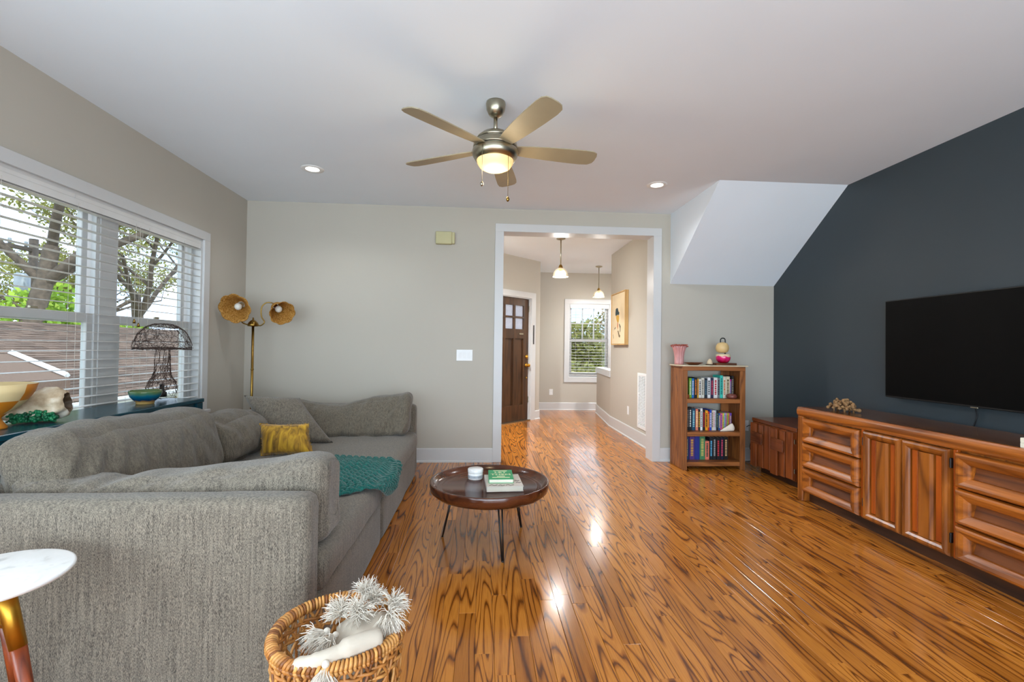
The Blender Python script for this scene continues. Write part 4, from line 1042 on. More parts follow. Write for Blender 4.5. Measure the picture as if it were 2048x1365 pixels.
ROWS = [
 (425, SH[2], 'top', [
  (177, 196, 135, (60, 120, 170), (200, 40, 50), 'slim blue and red', 0), (198, 218, 150, (206, 60, 70), WHT, 'red with white lettering', 0), (220, 248, 130, (58, 44, 36), CRM, 'dark brown', 0),
  (262, 298, 135, (128, 184, 40), WHT, 'lime green', 0), (300, 333, 140, (30, 120, 200), WHT, 'bright blue', 0), (335, 378, 128, BLK, (214, 120, 40), 'black with orange lettering', 0),
  (380, 400, 145, (220, 170, 40), (190, 30, 50), 'yellow and red slim', 0), (402, 435, 150, WHT, BLK, 'plain white', 0), (437, 480, 130, (214, 210, 196), (120, 110, 90), 'pale ivory', 0),
  (482, 523, 140, (22, 30, 44), (90, 130, 150), 'near black navy', 0), (525, 568, 125, (232, 232, 232), BLK, 'white with heavy black lettering', 0), (570, 612, 130, (40, 40, 74), (206, 60, 80), 'navy and red patterned', 0),
  (614, 668, 125, (230, 226, 220), (190, 24, 44), 'white with a red spine title', 0), (670, 703, 130, (120, 126, 132), BLK, 'mid grey', 0), (705, 746, 92, (60, 200, 180), (20, 110, 110), 'tall turquoise', 0),
  (750, 790, 110, (226, 216, 196), (196, 100, 30), 'cream with orange lettering', 0), (792, 846, 108, CRM, (90, 70, 40), 'thick cream', 0), (848, 868, 150, (176, 40, 130), (60, 190, 190), 'magenta slim', 0), (870, 904, 100, (30, 28, 30), (150, 140, 120), 'tall black', 0)]),
 (890, SH[1], 'middle', [
  (180, 198, 545, (80, 56, 36), (190, 150, 60), 'brown slim', 0), (200, 236, 560, (30, 60, 30), (110, 200, 60), 'black and green patterned', 0), (240, 262, 560, (20, 20, 22), (160, 150, 140), 'slim black', 0),
  (264, 302, 558, (18, 18, 20), WHT, 'black with white lettering', 0), (304, 356, 570, (20, 70, 96), (150, 200, 210), 'thick teal patterned', 0), (358, 394, 578, (236, 130, 104), (250, 226, 160), 'coral pink', 0),
  (396, 424, 590, (40, 36, 34), (220, 170, 40), 'black and yellow', 0), (426, 458, 568, (234, 234, 232), (120, 120, 120), 'tall white', 0), (460, 494, 590, (28, 24, 26), (190, 24, 34), 'black and red', 0),
  (496, 534, 598, (244, 160, 24), BLK, 'bright orange', 0), (536, 556, 615, (204, 44, 30), (240, 200, 60), 'scarlet slim', 0), (558, 588, 590, (36, 74, 186), WHT, 'royal blue', 0), (590, 611, 600, CRM, BLK, 'cream with black lettering', 0),
  (613, 631, 595, (238, 226, 226), (214, 80, 110), 'white and pink slim', 0), (633, 652, 595, (198, 202, 206), (120, 124, 130), 'light grey slim', 0), (654, 684, 600, (26, 28, 34), (90, 130, 110), 'black matt', 0),
  (686, 713, 640, (50, 90, 150), (220, 190, 130), 'short blue and tan', 0), (715, 743, 640, (226, 96, 140), (40, 80, 160), 'short pink and blue', 0), (745, 768, 635, (222, 200, 70), (60, 120, 90), 'short yellow', 0),
  (770, 788, 635, (130, 190, 214), (60, 70, 120), 'short sky blue', 0), (790, 805, 635, (220, 120, 180), (90, 40, 90), 'short rose', 0), (807, 824, 635, (160, 200, 80), (60, 80, 40), 'short lime', 0),
  (826, 844, 635, (226, 140, 60), (120, 60, 30), 'short orange', 0), (846, 874, 635, (110, 70, 170), (220, 190, 90), 'short purple', 0)]),
 (1310, SH[0], 'bottom', [
  (176, 191, 985, (20, 70, 46), None, 'slim dark green', 0), (193, 266, 975, (30, 52, 96), (196, 160, 80), 'thick navy and gold ornate', 0), (272, 347, 975, (84, 50, 120), (200, 150, 70), 'thick purple and gold ornate', 0),
  (349, 417, 970, (30, 44, 130), None, 'plain royal blue thick', 0), (419, 496, 972, (66, 128, 84), (190, 180, 100), 'thick sage green', 0), (498, 556, 1040, (226, 120, 96), (70, 70, 60), 'short coral floral', 0),
  (561, 607, 985, (20, 26, 34), (90, 170, 210), 'black with blue lettering', 0), (609, 655, 985, (22, 22, 24), (170, 170, 170), 'black with silver lettering', 0), (661, 711, 985, (26, 20, 24), (200, 50, 60), 'black with red lettering', 0),
  (716, 764, 985, (22, 24, 44), (190, 60, 90), 'midnight navy with rose lettering', 0), (769, 824, 985, (26, 20, 18), (200, 160, 110), 'black with gold lettering', 0)])]
for base, z, nm, L in ROWS:
    for (a, b, top, cv, lb, ds, ln) in L:
        book_up(2.0975+(a-175)*PXM, 2.0975+(b-175)*PXM-.0006, (base-top)*.00071, z+.0005, cv, lb, ds+' book upright on the '+nm+' shelf of the bookcase', 'books on the '+nm+' shelf', ln)
# small things on and in the bookcase
M['pot'] = plain('red_green_glaze', (120, 66, 56), .25, 0, .4, 30)
tag(obj('small_pot', G().lathe([(.03, 0), (.052, .012), (.056, .026), (.045, .045), (.04, .05), (.036, .046), (.045, .02), (.0, .01)], (2.59, 4.640, SH[2]), 28, cap=(True, False)), M['pot']), 'squat glazed pot before the books on the top shelf', 'pot')
M['shell'] = plain('white_shell', (238, 226, 208), .4, 0, .08, 30)
def shell():
    c = Vector((2.555, 4.645, SH[1])); g = G(); L = []
    for s, r, z in ((-.085, .002, .004), (-.05, .014, .014), (-.01, .026, .027), (.025, .037, .04), (.045, .040, .042), (.062, .026, .034), (.07, .006, .03)):
        L.append([c+Vector((s, r*.42*math.cos(2*PI*i/14)-.004, z+r*math.sin(2*PI*i/14)*(1 if math.sin(2*PI*i/14) > 0 else .98))) for i in range(14)])
    for l in L:
        for p in l: p.z = max(p.z, SH[1]+.001)
    g.loops(L, True); g.f.append(list(range(14))[::-1]); g.sm = [False]*len(g.f); return g
tag(obj('seashell', shell(), M['shell']), 'pointed white seashell lying on the middle bookcase shelf', 'shell')
tag(obj('dried_leaf_ornament', G().lathe([(.0, 0), (.018, .004), (.024, .02), (.016, .04), (.0, .045)], (2.125, 4.65, SH[2]), 9, smooth=False, cap=(False, False)), plain('rust_ornament', (150, 70, 30), .6, 0, .3, 40)), 'little rust coloured ornament at the end of the top shelf', 'ornament')
TPZ = 1.064
def vase():
    c = (2.085, 4.765, TPZ); t = thing('ruffled_vase', c, 'pink ribbed vase with a ruffled coral rim on the bookcase', 'vase')
    m1 = plain('pink_ceramic', (206, 146, 142), .3, 0, .12, 20)
    obj('body', G().lathe([(.046, 0), (.044, .02), (.045, .08), (.052, .13), (.066, .175), (.074, .195), (.066, .195), (.05, .14), (.03, .05), (.0, .03)], c, 96, cap=(True, False), rmod=lambda t_, u: 1+.05*math.cos(16*t_)), m1, t)
    g = G(); rg = random.Random(2)
    for i in range(22):
        a = 2*PI*i/22+rg.uniform(-.1, .1); r0 = .066+rg.uniform(-.012, .004); p = Vector(c)+Vector((r0*math.cos(a), r0*math.sin(a), .188+rg.uniform(-.01, .012)))
        for k in range(5):
            b = 2*PI*k/5+a; q = p+Vector((math.cos(b), math.sin(b), .35))*.027; w = Vector((-math.sin(b), math.cos(b), .2))*.013
            g.add([p+Vector((0, 0, -.003)), q-w, q+Vector((0, 0, .006)), q+w], [(0, 1, 2), (0, 2, 3)])
    obj('ruffle', g, plain('coral_ruffle', (190, 104, 88), .4, 0, .15, 40), t, fix=False)
vase()
M['dishwood'] = wood('dish_wood', (120, 66, 32), (70, 36, 16), 'x', 5, 9, .4)
tag(obj('wooden_dish', G().lathe([(.04, 0), (.05, .004), (.092, .024), (.096, .026), (.09, .027), (.05, .010), (.0, .007)], (2.175, 4.625, TPZ), 40, cap=(True, False)), M['dishwood']), 'shallow brown wooden dish next to the pink vase', 'dish')
cn = thing('cone_candle', (2.385, 4.70, TPZ), 'small beige cone on a dark saucer on the bookcase', 'candle')
obj('saucer', G().lathe([(.035, 0), (.044, .004), (.044, .007), (.0, .008)], (2.385, 4.70, TPZ), 28, cap=(True, False)), M['kick'], cn)
obj('cone', G().lathe([(.030, 0), (.027, .02), (.018, .042), (.008, .054), (.0, .056)], (2.385, 4.70, TPZ+.008), 24, cap=(True, False)), plain('sand_wax', (226, 200, 164), .7), cn)
gl_ = thing('globe_lantern', (2.53, 4.70, TPZ), 'lantern of a cream globe over a pink glass jar on a wooden block', 'lantern')
obj('block', G().bbox((2.43, 4.64, TPZ), (2.645, 4.76, TPZ+.022), .002), M['dishwood'], gl_)
m = NT('pink_glass'); tc = m.N.new('ShaderNodeTexCoord'); sp = m.N.new('ShaderNodeSeparateXYZ'); m.L(tc.outputs['Generated'], sp.inputs[0])
zz = m.math('ADD', sp.outputs[2], m.math('MULTIPLY', m.noise(m.coord((16, 16, 3)), 1, 1), .5))
m.col(m.ramp(zz, [(.35, s2l((150, 0, 30))), (.7, s2l((222, 20, 110))), (.95, s2l((226, 40, 110))), (1.0, s2l((232, 206, 170)))])); m.set(Roughness=.06, Coat_Weight=.6); M['pinkglass'] = m.m
obj('glass_jar', G().lathe([(.03, 0), (.05, .006), (.068, .03), (.072, .055), (.072, .085), (.064, .094), (.06, .092), (.0, .088)], (2.53, 4.70, TPZ+.022), 36, cap=(True, False)), M['pinkglass'], gl_)
obj('globe', G().lathe([(.03, 0), (.055, .012), (.066, .045), (.062, .075), (.045, .1), (.02, .11), (.0, .112)], (2.52, 4.70, TPZ+.128), 36, cap=(True, False)), plain('cream_globe', (226, 190, 130), .4), gl_)
obj('stem', G().cyl((2.55, 4.70, TPZ+.105), .008, .03, 10), M['black'], gl_)
obj('handle', G().tube(smooth_path([(2.50, 4.70, TPZ+.232), (2.502, 4.70, TPZ+.27), (2.525, 4.70, TPZ+.282), (2.548, 4.70, TPZ+.27), (2.552, 4.70, TPZ+.225)]), .006, 8), M['black'], gl_)

# ---------------------------------------------------------------- wall fittings
def outlet(name, c, n, label, w=.07, hh=.115, cat='outlet', rockers=0, group=None):
    c = Vector(c); n = Vector(n).normalized(); s = Vector((-n.y, n.x, 0)); t = thing(name, c, label, cat, group)
    Mx = Matrix((s, Vector((0, 0, 1)), n)).transposed().to_4x4(); Mx.translation = c
    obj('plate', G().bbox((-w/2, -hh/2, 0), (w/2, hh/2, .006), .002).xf(Mx), M['white'], t)
    if rockers:
        for i in range(rockers):
            x = (i-(rockers-1)/2)*.046
            obj('rocker', G().add([(x-.0165, -.033, .006), (x+.0165, -.033, .006), (x+.0165, .033, .006), (x-.0165, .033, .006), (x-.0165, -.033, .008), (x+.0165, -.033, .008), (x+.0165, .033, .012), (x-.0165, .033, .012)],
                [(0,3,2,1),(4,5,6,7),(0,1,5,4),(1,2,6,5),(2,3,7,6),(3,0,4,7)]).xf(Mx), M['white'], t)
    else:
        for y in (-.022, .022): obj('socket', G().bbox((-.016, y-.015, .006), (.016, y+.015, .0085), .003).xf(Mx), M['white'], t)
    return t
outlet('light_switch', (-.177, D, 1.131), (0, -1, 0), 'white triple rocker light switch on the back wall', .17, .118, 'light switch', 3)
outlet('wall_outlet', (1.378, FY, .355), (0, -1, 0), 'white outlet on the far foyer wall left of the window')
outlet('wall_outlet', (2.04, 6.30, .37), (-1, 0, 0), 'white outlet on the foyer side wall beside the return grille')
outlet('wall_outlet', (2.925, D, .39), (0, -1, 0), 'white outlet low on the wall beside the bookcase')
ch = thing('door_chime', (-.394, D, 2.30), 'cream boxy door chime high on the back wall', 'door chime')
M['chime'] = plain('cream_plastic', (190, 182, 138), .5)
obj('cover', G().bbox((-.495, D-.055, 2.303), (-.325, D-.004, 2.435), .006), M['chime'], ch)
obj('side_grille', G().bbox((-.325, D-.048, 2.309), (-.296, D-.004, 2.429), .004), M['chime'], ch)
obj('back_plate', G().box((-.48, D-.004, 2.31), (-.30, D, 2.42)), M['chime'], ch)
cb_ = smooth_path([(2.925, 4.93, .38), (2.95, 4.90, .40), (2.972, 4.89, .34), (2.955, 4.89, .25), (2.94, 4.89, .16), (2.965, 4.89, .10), (2.95, 4.88, .02), (2.85, 4.88, .008)])
tag(obj('power_cord', G().tube(cb_, .0035, 6), M['black']), 'thin black cord hanging from the outlet by the bookcase', 'cord')
# return-air grille
vg = thing('return_grille', (2.04, 5.74, .56), 'white louvred return air grille low on the foyer wall', 'vent')
g = G()
for a, b in (((5.58, .21), (5.61, .913)), ((5.87, .21), (5.90, .913)), ((5.61, .21), (5.87, .245)), ((5.61, .878), (5.87, .913))): g.bbox((2.028, a[0], a[1]), (2.04, b[0], b[1]), .002)
obj('frame', g, M['white'], vg)
obj('duct_dark', G().box((2.0385, 5.61, .245), (2.04, 5.87, .878)), plain('dark_duct', (70, 70, 72), .9), vg)
for i in range(34):
    z = .250+i*.0186; obj('louvre', G().add([(2.029, 5.61, z), (2.029, 5.87, z), (2.038, 5.87, z+.009), (2.038, 5.61, z+.009), (2.029, 5.61, z+.002), (2.029, 5.87, z+.002), (2.038, 5.87, z+.011), (2.038, 5.61, z+.011)], [(0,3,2,1),(4,5,6,7),(0,1,5,4),(1,2,6,5),(2,3,7,6),(3,0,4,7)]), M['white'], vg)
for y in (5.70, 5.78): obj('divider', G().box((2.0285, y-.003, .245), (2.0385, y+.003, .878)), M['white'], vg)
# framed painting
fp = thing('framed_painting', (2.04, 6.67, 1.28), 'pale wood framed abstract portrait on the foyer side wall', 'painting')
M['oakframe'] = wood('light_oak_frame', (224, 186, 124), (196, 152, 90), 'z', 4, 9, .5)
A0, A1, Z0_, Z1_ = 6.32, 7.01, 1.278, 2.048
for a, b in (((A0, Z0_), (A0+.014, Z1_)), ((A1-.014, Z0_), (A1, Z1_)), ((A0+.014, Z0_), (A1-.014, Z0_+.014)), ((A0+.014, Z1_-.014), (A1-.014, Z1_))):
    obj('frame_rail', G().bbox((1.985, a[0], a[1]), (2.038, b[0], b[1]), .001), M['oakframe'], fp)
cv = obj('canvas', G().box((1.996, A0+.018, Z0_+.018), (2.036, A1-.018, Z1_-.018)), plain('beige_canvas', (226, 206, 170), .9, 0, .05, 9), fp)
def daub(name, pts, c):
    g = G(); n = len(pts); P = [(1.9948, A0+.018+(1-u)*.654, Z0_+.018+v*.734) for u, v in pts]
    g.add(P+[(1.996, p[1], p[2]) for p in P], [list(range(n))]+[[i, (i+1) % n, n+(i+1) % n, n+i] for i in range(n)])
    obj(name, g, cmat(c), cv)
daub('brush_mark', [(.28, .60), (.30, .70), (.40, .72), (.46, .71), (.52, .64), (.58, .62), (.56, .57), (.42, .58), (.32, .56)], (26, 52, 56))
daub('brush_mark', [(.33, .56), (.44, .575), (.55, .56), (.57, .50), (.52, .42), (.44, .43), (.36, .49)], (206, 160, 60))
daub('brush_mark', [(.44, .42), (.48, .43), (.50, .36), (.47, .28), (.43, .34)], (196, 110, 60))
daub('brush_mark', [(.56, .40), (.60, .39), (.68, .34), (.66, .24), (.62, .22), (.64, .30)], (28, 40, 40))
daub('brush_mark', [(.46, .26), (.52, .26), (.60, .18), (.66, .16), (.64, .12), (.56, .13), (.50, .2)], (120, 100, 70))
daub('brush_mark', [(.22, .31), (.30, .34), (.32, .33), (.24, .29)], (50, 56, 54))
daub('brush_mark', [(.10, .18), (.13, .20), (.18, .12), (.15, .10)], (170, 150, 120))
# ---------------------------------------------------------------- ceiling fan
FXc, FYc = .068, 2.80
FN = thing('ceiling_fan', (FXc, FYc, H), 'brushed nickel ceiling fan with five taupe blades and a lit bowl', 'ceiling fan')
o3 = (FXc, FYc, 0)
obj('canopy', G().lathe([(.058, H), (.060, H-.012), (.056, H-.045), (.042, H-.075), (.022, H-.09), (.0, H-.092)], o3, 36, cap=(True, False)), M['nickel'], FN)
obj('downrod', G().cyl((FXc, FYc, 2.51), .0125, .12, 14), M['nickel'], FN)
obj('motor_cap', G().lathe([(.02, 2.535), (.05, 2.528), (.085, 2.512), (.110, 2.49), (.118, 2.475)], o3, 48, cap=(True, True)), M['nickel'], FN)
obj('motor_gap', G().lathe([(.112, 2.475), (.112, 2.468)], o3, 40, cap=(False, False)), M['black'], FN)
obj('motor_housing', G().lathe([(.120, 2.468), (.130, 2.46), (.135, 2.43), (.135, 2.425)], o3, 48), M['nickel'], FN)
obj('blade_gap', G().lathe([(.128, 2.425), (.128, 2.417)], o3, 40, cap=(False, False)), M['black'], FN)
obj('light_collar', G().lathe([(.136, 2.417), (.140, 2.405), (.136, 2.38), (.118, 2.352), (.112, 2.352)], o3, 48, cap=(True, False)), M['nickel'], FN)
obj('glass_bowl', G().lathe([(.112, 2.353), (.108, 2.335), (.092, 2.312), (.065, 2.298), (.03, 2.292), (.0, 2.291)], o3, 48, cap=(False, False)), M['bowlglow'], FN)
def blade():
    P = []; n = 9
    prof = [(.118, -.042, .040), (.20, -.055, .05), (.32, -.066, .058), (.45, -.072, .064), (.56, -.074, .066), (.61, -.070, .060), (.635, -.055, .040), (.642, -.03, .012)]
    top = []; bot = []
    for r, a, b in prof: top.append((r, b)); bot.append((r, a))
    poly = bot+top[::-1]; n = len(poly)
    V = [Vector((x, y, .003)) for x, y in poly]+[Vector((x, y, -.003)) for x, y in poly]
    g = G().add(V, [list(range(n)), list(range(n, 2*n))[::-1]]+[[i, (i+1) % n, n+(i+1) % n, n+i] for i in range(n)])
    return g.xf(Matrix.Rotation(math.radians(-12), 4, 'X'))
b0 = None
for k in range(5):
    if b0 is None: b0 = obj('blade', blade(), M['blade'], FN, world=False); bo = b0
    else: bo = b0.copy(); C.objects.link(bo); bo.parent = FN
    bo.location = (0, 0, 2.425-H); bo.rotation_euler = (0, 0, math.radians(8+72*k))
for x, y, z, mt in ((-.010, 2.68, 2.178, 'nickel'), (.143, 2.70, 2.10, 'brass')):
    c = obj('pull_chain', G().tube([(x, y, 2.40), (x, y, z)], .0013, 5), M[mt], FN)
    obj('chain_fob', G().lathe([(.003, .022), (.009, .014), (.010, .004), (.005, -.006), (0, -.008)], (x, y, z-.018), 10, cap=(True, False)), M[mt], c)
pd = bpy.data.lights.new('fan_lamp', 'POINT'); pd.energy = 7; pd.color = (1, .80, .52); pd.shadow_soft_size = .09
po = bpy.data.objects.new('fan_lamp', pd); link(po, FN); po.location = (0, 0, 2.25-H)

# ---------------------------------------------------------------- foyer pendants
m = NT('ribbed_glass'); m.col(m.ramp(m.noise(m.coord((9, 9, 9)), 1, 1), [(0, s2l((255, 238, 205))), (1, s2l((255, 244, 220)))]))
m.set(Roughness=.15, Transmission_Weight=.8, IOR=1.2); m.b.inputs['Emission Color'].default_value = (1, .78, .45, 1); m.b.inputs['Emission Strength'].default_value = .35; M['ribbed'] = m.m
def pendant(x, y, zb, label, drop):
    t = thing('pendant_light', (x, y, H), label, 'pendant light')
    obj('canopy', G().lathe([(.06, 0), (.06, -.012), (.02, -.025)], (x, y, H), 28), M['nickel'], t)
    obj('rod', G().cyl((x, y, zb+.15), .008, H-zb-.16, 10), M['nickel'], t)
    obj('socket_cap', G().lathe([(.034, .11), (.03, .13), (.018, .16), (.012, .165)], (x, y, zb), 24), M['brass'], t)
    obj('glass_shade', G().lathe([(.034, .118), (.065, .10), (.088, .07), (.098, .035), (.102, .004), (.106, 0)], (x, y, zb), 72, cap=(False, False), rmod=lambda a, u: 1+.012*math.cos(36*a)), M['ribbed'], t)
    obj('bulb', G().ball((x, y, zb+.06), .028, 12, 8), M['bulb'], t)
    d = bpy.data.lights.new('pendant_lamp', 'POINT'); d.energy = 24; d.color = (.98, .96, .93); d.shadow_soft_size = .06
    o = bpy.data.objects.new('pendant_lamp', d); link(o, t); o.location = (0, 0, zb-.03-H)
pendant(1.058, 6.205, 2.185, 'ribbed glass pendant nearer the cased opening, hanging above the front door path', .4)
pendant(2.104, 8.24, 2.15, 'ribbed glass pendant in front of the foyer window', .4)
t = can_light(.03, 6.0, 'recessed downlight added out of view to brighten the foyer before the front door', power=330); t['group'] = 'added fill downlights in the foyer'  # unseen lamp added to brighten the foyer walls
t = can_light(2.9, 7.9, 'recessed downlight added out of view above the stair side to brighten the far wall', power=220); t['group'] = 'added fill downlights in the foyer'  # unseen lamp added to brighten the far foyer wall

# ---------------------------------------------------------------- marble side table
sx, sy, szz = -1.392, 1.42, .55
ST = thing('side_table', (sx, sy, 0), 'round white marble side table on gold and wood legs beside the sofa arm', 'side table')
obj('marble_top', G().lathe([(.17, szz-.018), (.183, szz-.014), (.188, szz-.006), (.186, szz-.001), (.181, szz), (.0, szz)], (sx, sy, 0), 72, cap=(True, False)), M['marble'], ST)
M['legwood'] = wood('reddish_leg_wood', (150, 66, 26), (86, 32, 12), 'z', 6, 9, .3)
obj('hub', G().cyl((sx, sy, .40), .022, .05, 16), M['gold'], ST)
for k in range(3):
    a = math.radians(-10+120*k); d = Vector((math.cos(a), math.sin(a), 0)); c = Vector((sx, sy, 0))
    top = c+d*.055+Vector((0, 0, szz-.018)); mid = c+d*.108+Vector((0, 0, .36)); bot = c+d*.20+Vector((0, 0, .0))
    l = obj('leg', G().tube([mid, bot], [.0185, .0125], 14), M['legwood'], ST)
    obj('sleeve', G().tube([top, mid], [.022, .0195], 16), M['gold'], l)
    obj('brace', G().tube([c+Vector((0, 0, .425)), c+d*.088+Vector((0, 0, .425))], .010, 4), M['gold'], ST)

# ---------------------------------------------------------------- wicker basket and tasselled pillow
M['wick'] = [plain('wicker_'+n, c, .5, 0, .35, 40, .002) for n, c in (('honey', (196, 138, 72)), ('tan', (172, 112, 52)), ('brown', (126, 74, 30)))]
bx, by, bz, br = -.405, 1.405, .40, .178
BK = thing('wicker_basket', (bx, by, 0), 'round open weave wicker basket on the floor by the sofa arm', 'basket')
def brad(z): return br*(.88+.12*min(1, z/.38))
def basket():
    rng = random.Random(8)
    obj('bottom', G().lathe([(.150, .004), (.150, .014)], (bx, by, 0), 40), M['wick'][2], BK)
    n = 26
    for i in range(n):      # upright stakes
        a = 2*PI*i/n
        g = G().tube([(bx+brad(z)*math.cos(a), by+brad(z)*math.sin(a), z) for z in (.006, .1, .2, .3, .375)], .0042, 5); obj('stake', g, M['wick'][1], BK)
    for sgn in (1, -1):     # crossing diagonal strands
        for i in range(n):
            a0_ = 2*PI*i/n+.12; pts = []
            for k in range(25):
                u = k/24; z = .012+u*.362; a = a0_+sgn*u*1.05; ph = math.sin(u*24+(0 if sgn > 0 else PI)+i*PI)
                r = brad(z)+.0045*ph; pts.append((bx+r*math.cos(a), by+r*math.sin(a), z))
            obj('diagonal_strand', G().tube(pts, .0046, 5), M['wick'][rng.choice((0, 0, 1, 1, 2))], BK)
    for z0 in (.03, .10, .17, .24, .315, .345):   # twined rounds
        for ph in (0, PI):
            pts = []
            for k in range(n*4):
                a = 2*PI*k/(n*4); r = brad(z0)+.0065*math.sin(a*n/2*1.0+ph); pts.append((bx+r*math.cos(a), by+r*math.sin(a), z0+.003*math.cos(a*n/2+ph)))
            obj('twined_round', G().tube(pts, .0048, 5, closed=True), M['wick'][rng.choice((0, 1))], BK)
    # wrapped rim: one core and many turns, each a short loop of cane
    rim = obj('rim', G().tube([(bx+br*1.0*math.cos(2*PI*k/60), by+br*math.sin(2*PI*k/60), bz-.014) for k in range(60)], .011, 8, closed=True), M['wick'][1], BK)
    for i in range(104):
        a = 2*PI*i/104; pts = []
        for k in range(9):
            t = 2*PI*k/8; r = br+.0145*math.cos(t); aa = a+.045*math.sin(t*.5)
            pts.append((bx+r*math.cos(aa), by+r*math.sin(aa), bz-.014+.0145*math.sin(t)))
        obj('rim_wrap', G().tube(pts, .0050*rng.uniform(.85, 1.15), 5), M['wick'][0 if rng.random() < .6 else (1 if rng.random() < .6 else 2)], rim)
basket()
M['cotton'] = plain('white_cotton', (190, 177, 160), .95, 0, .05, 30, .001)
M['tassel'] = plain('white_tassel_yarn', (206, 195, 180), .95, 0, .05, 60)
def tassel_pillow():
    rng = random.Random(15); t = thing('tassel_pillow', (bx+.05, by, .1), 'white cotton cushion with shaggy tassels stuffed in the basket', 'pillow')
    obj('cover', G().rbox((-.46, 1.26, .10), (-.27, 1.50, .33), .08, 14, wr=.014, seed=3), M['cotton'], t)
    obj('rolled_edge', G().tube(smooth_path([(-.475, 1.252, .375), (-.45, 1.238, .398), (-.41, 1.238, .405), (-.37, 1.258, .408), (-.32, 1.29, .412), (-.27, 1.325, .405)]), [.010]+[.018]*5+[.016]*3+[.020]*8+[.027]*8+[.02], 12), M['cotton'], t)
    obj('cover_fold', G().pillow([(-.43, 1.46, .36), (-.27, 1.50, .38), (-.26, 1.34, .37), (-.40, 1.29, .34)], .09, 18, .05, .016, 6), M['cotton'], t, merge=True)
    def tassel(root, d, ln, n, spread, r0=.0011, droop=.5):
        root = Vector(root); d = Vector(d).normalized(); g = G(); h = G()
        h.ball(tuple(root), .010, 10, 7)
        for i in range(n):
            e = (d+Vector((rng.gauss(0, spread), rng.gauss(0, spread), rng.gauss(0, spread*.8)))).normalized(); l = ln*rng.uniform(.65, 1.1)
            pts = [root+e*.004]; v = e.copy()
            for k in range(5):
                v = (v+Vector((rng.gauss(0, .28), rng.gauss(0, .28), rng.gauss(0, .22)-droop*.14*k))).normalized(); pts.append(pts[-1]+v*l/5)
            g.tube(pts, [r0*1.3, r0*1.2, r0*1.1, r0, r0*.9, r0*.5], 3, cap=False)
        k = obj('tassel_knot', h, M['tassel'], t); s = obj('tassel_strands', g, M['tassel'], k, fix=False); s['kind'] = 'stuff'
    tassel((-.352, 1.50, .425), (-.05, .3, .5), .062, 170, .40)
    tassel((-.325, 1.475, .42), (.1, .1, .4), .055, 150, .5)
    tassel((-.40, 1.435, .41), (-.35, -.02, .35), .065, 190, .42)
    tassel((-.35, 1.42, .42), (.0, -.25, .4), .06, 210, .45)
    tassel((-.265, 1.45, .42), (.35, .15, .35), .058, 200, .42)
    tassel((-.262, 1.39, .425), (.12, -.3, .05), .065, 220, .36, droop=1.2)
    tassel((-.43, 1.37, .40), (-.35, -.25, -.1), .075, 150, .3)
    tassel((-.40, 1.35, .40), (-.2, -.35, -.05), .07, 120, .3)
    tassel((-.385, 1.222, .405), (-.12, -.13, -.75), .09, 220, .16, droop=1.0)
tassel_pillow()
# ---------------------------------------------------------------- outdoors
M['bark'] = plain('bark', (92, 80, 68), .95, 0, .35, 9, .01)
M['leaf_a'] = leaf_mat('olive_leaves', [(92, 96, 40), (128, 124, 58), (150, 150, 70)])
M['leaf_b'] = leaf_mat('bright_leaves', [(96, 140, 32), (140, 180, 50), (176, 200, 70)])
M['leaf_c'] = leaf_mat('autumn_leaves', [(96, 100, 44), (160, 130, 50), (176, 120, 50), (120, 130, 60)])
M['shingle'] = roof_mat()
M['fascia'] = plain('white_fascia', (230, 230, 226), .5)
M['siding'] = plain('tan_siding', (196, 182, 152), .8)
M['grass'] = plain('lawn', (122, 118, 70), 1, 0, .3, 3)
M['fence'] = plain('pale_fence', (214, 196, 140), .8)
M['pole'] = plain('pole_wood', (96, 84, 74), .9)
M['tin'] = plain('grey_tin', (150, 156, 160), .5, .4)
gr = struct('ground_lawn', G().box((-90, -40, -2.6), (-2.75, 90, -1.6)).box((-2.75, 9.3, -2.6), (60, 90, -.6)), M['grass'])
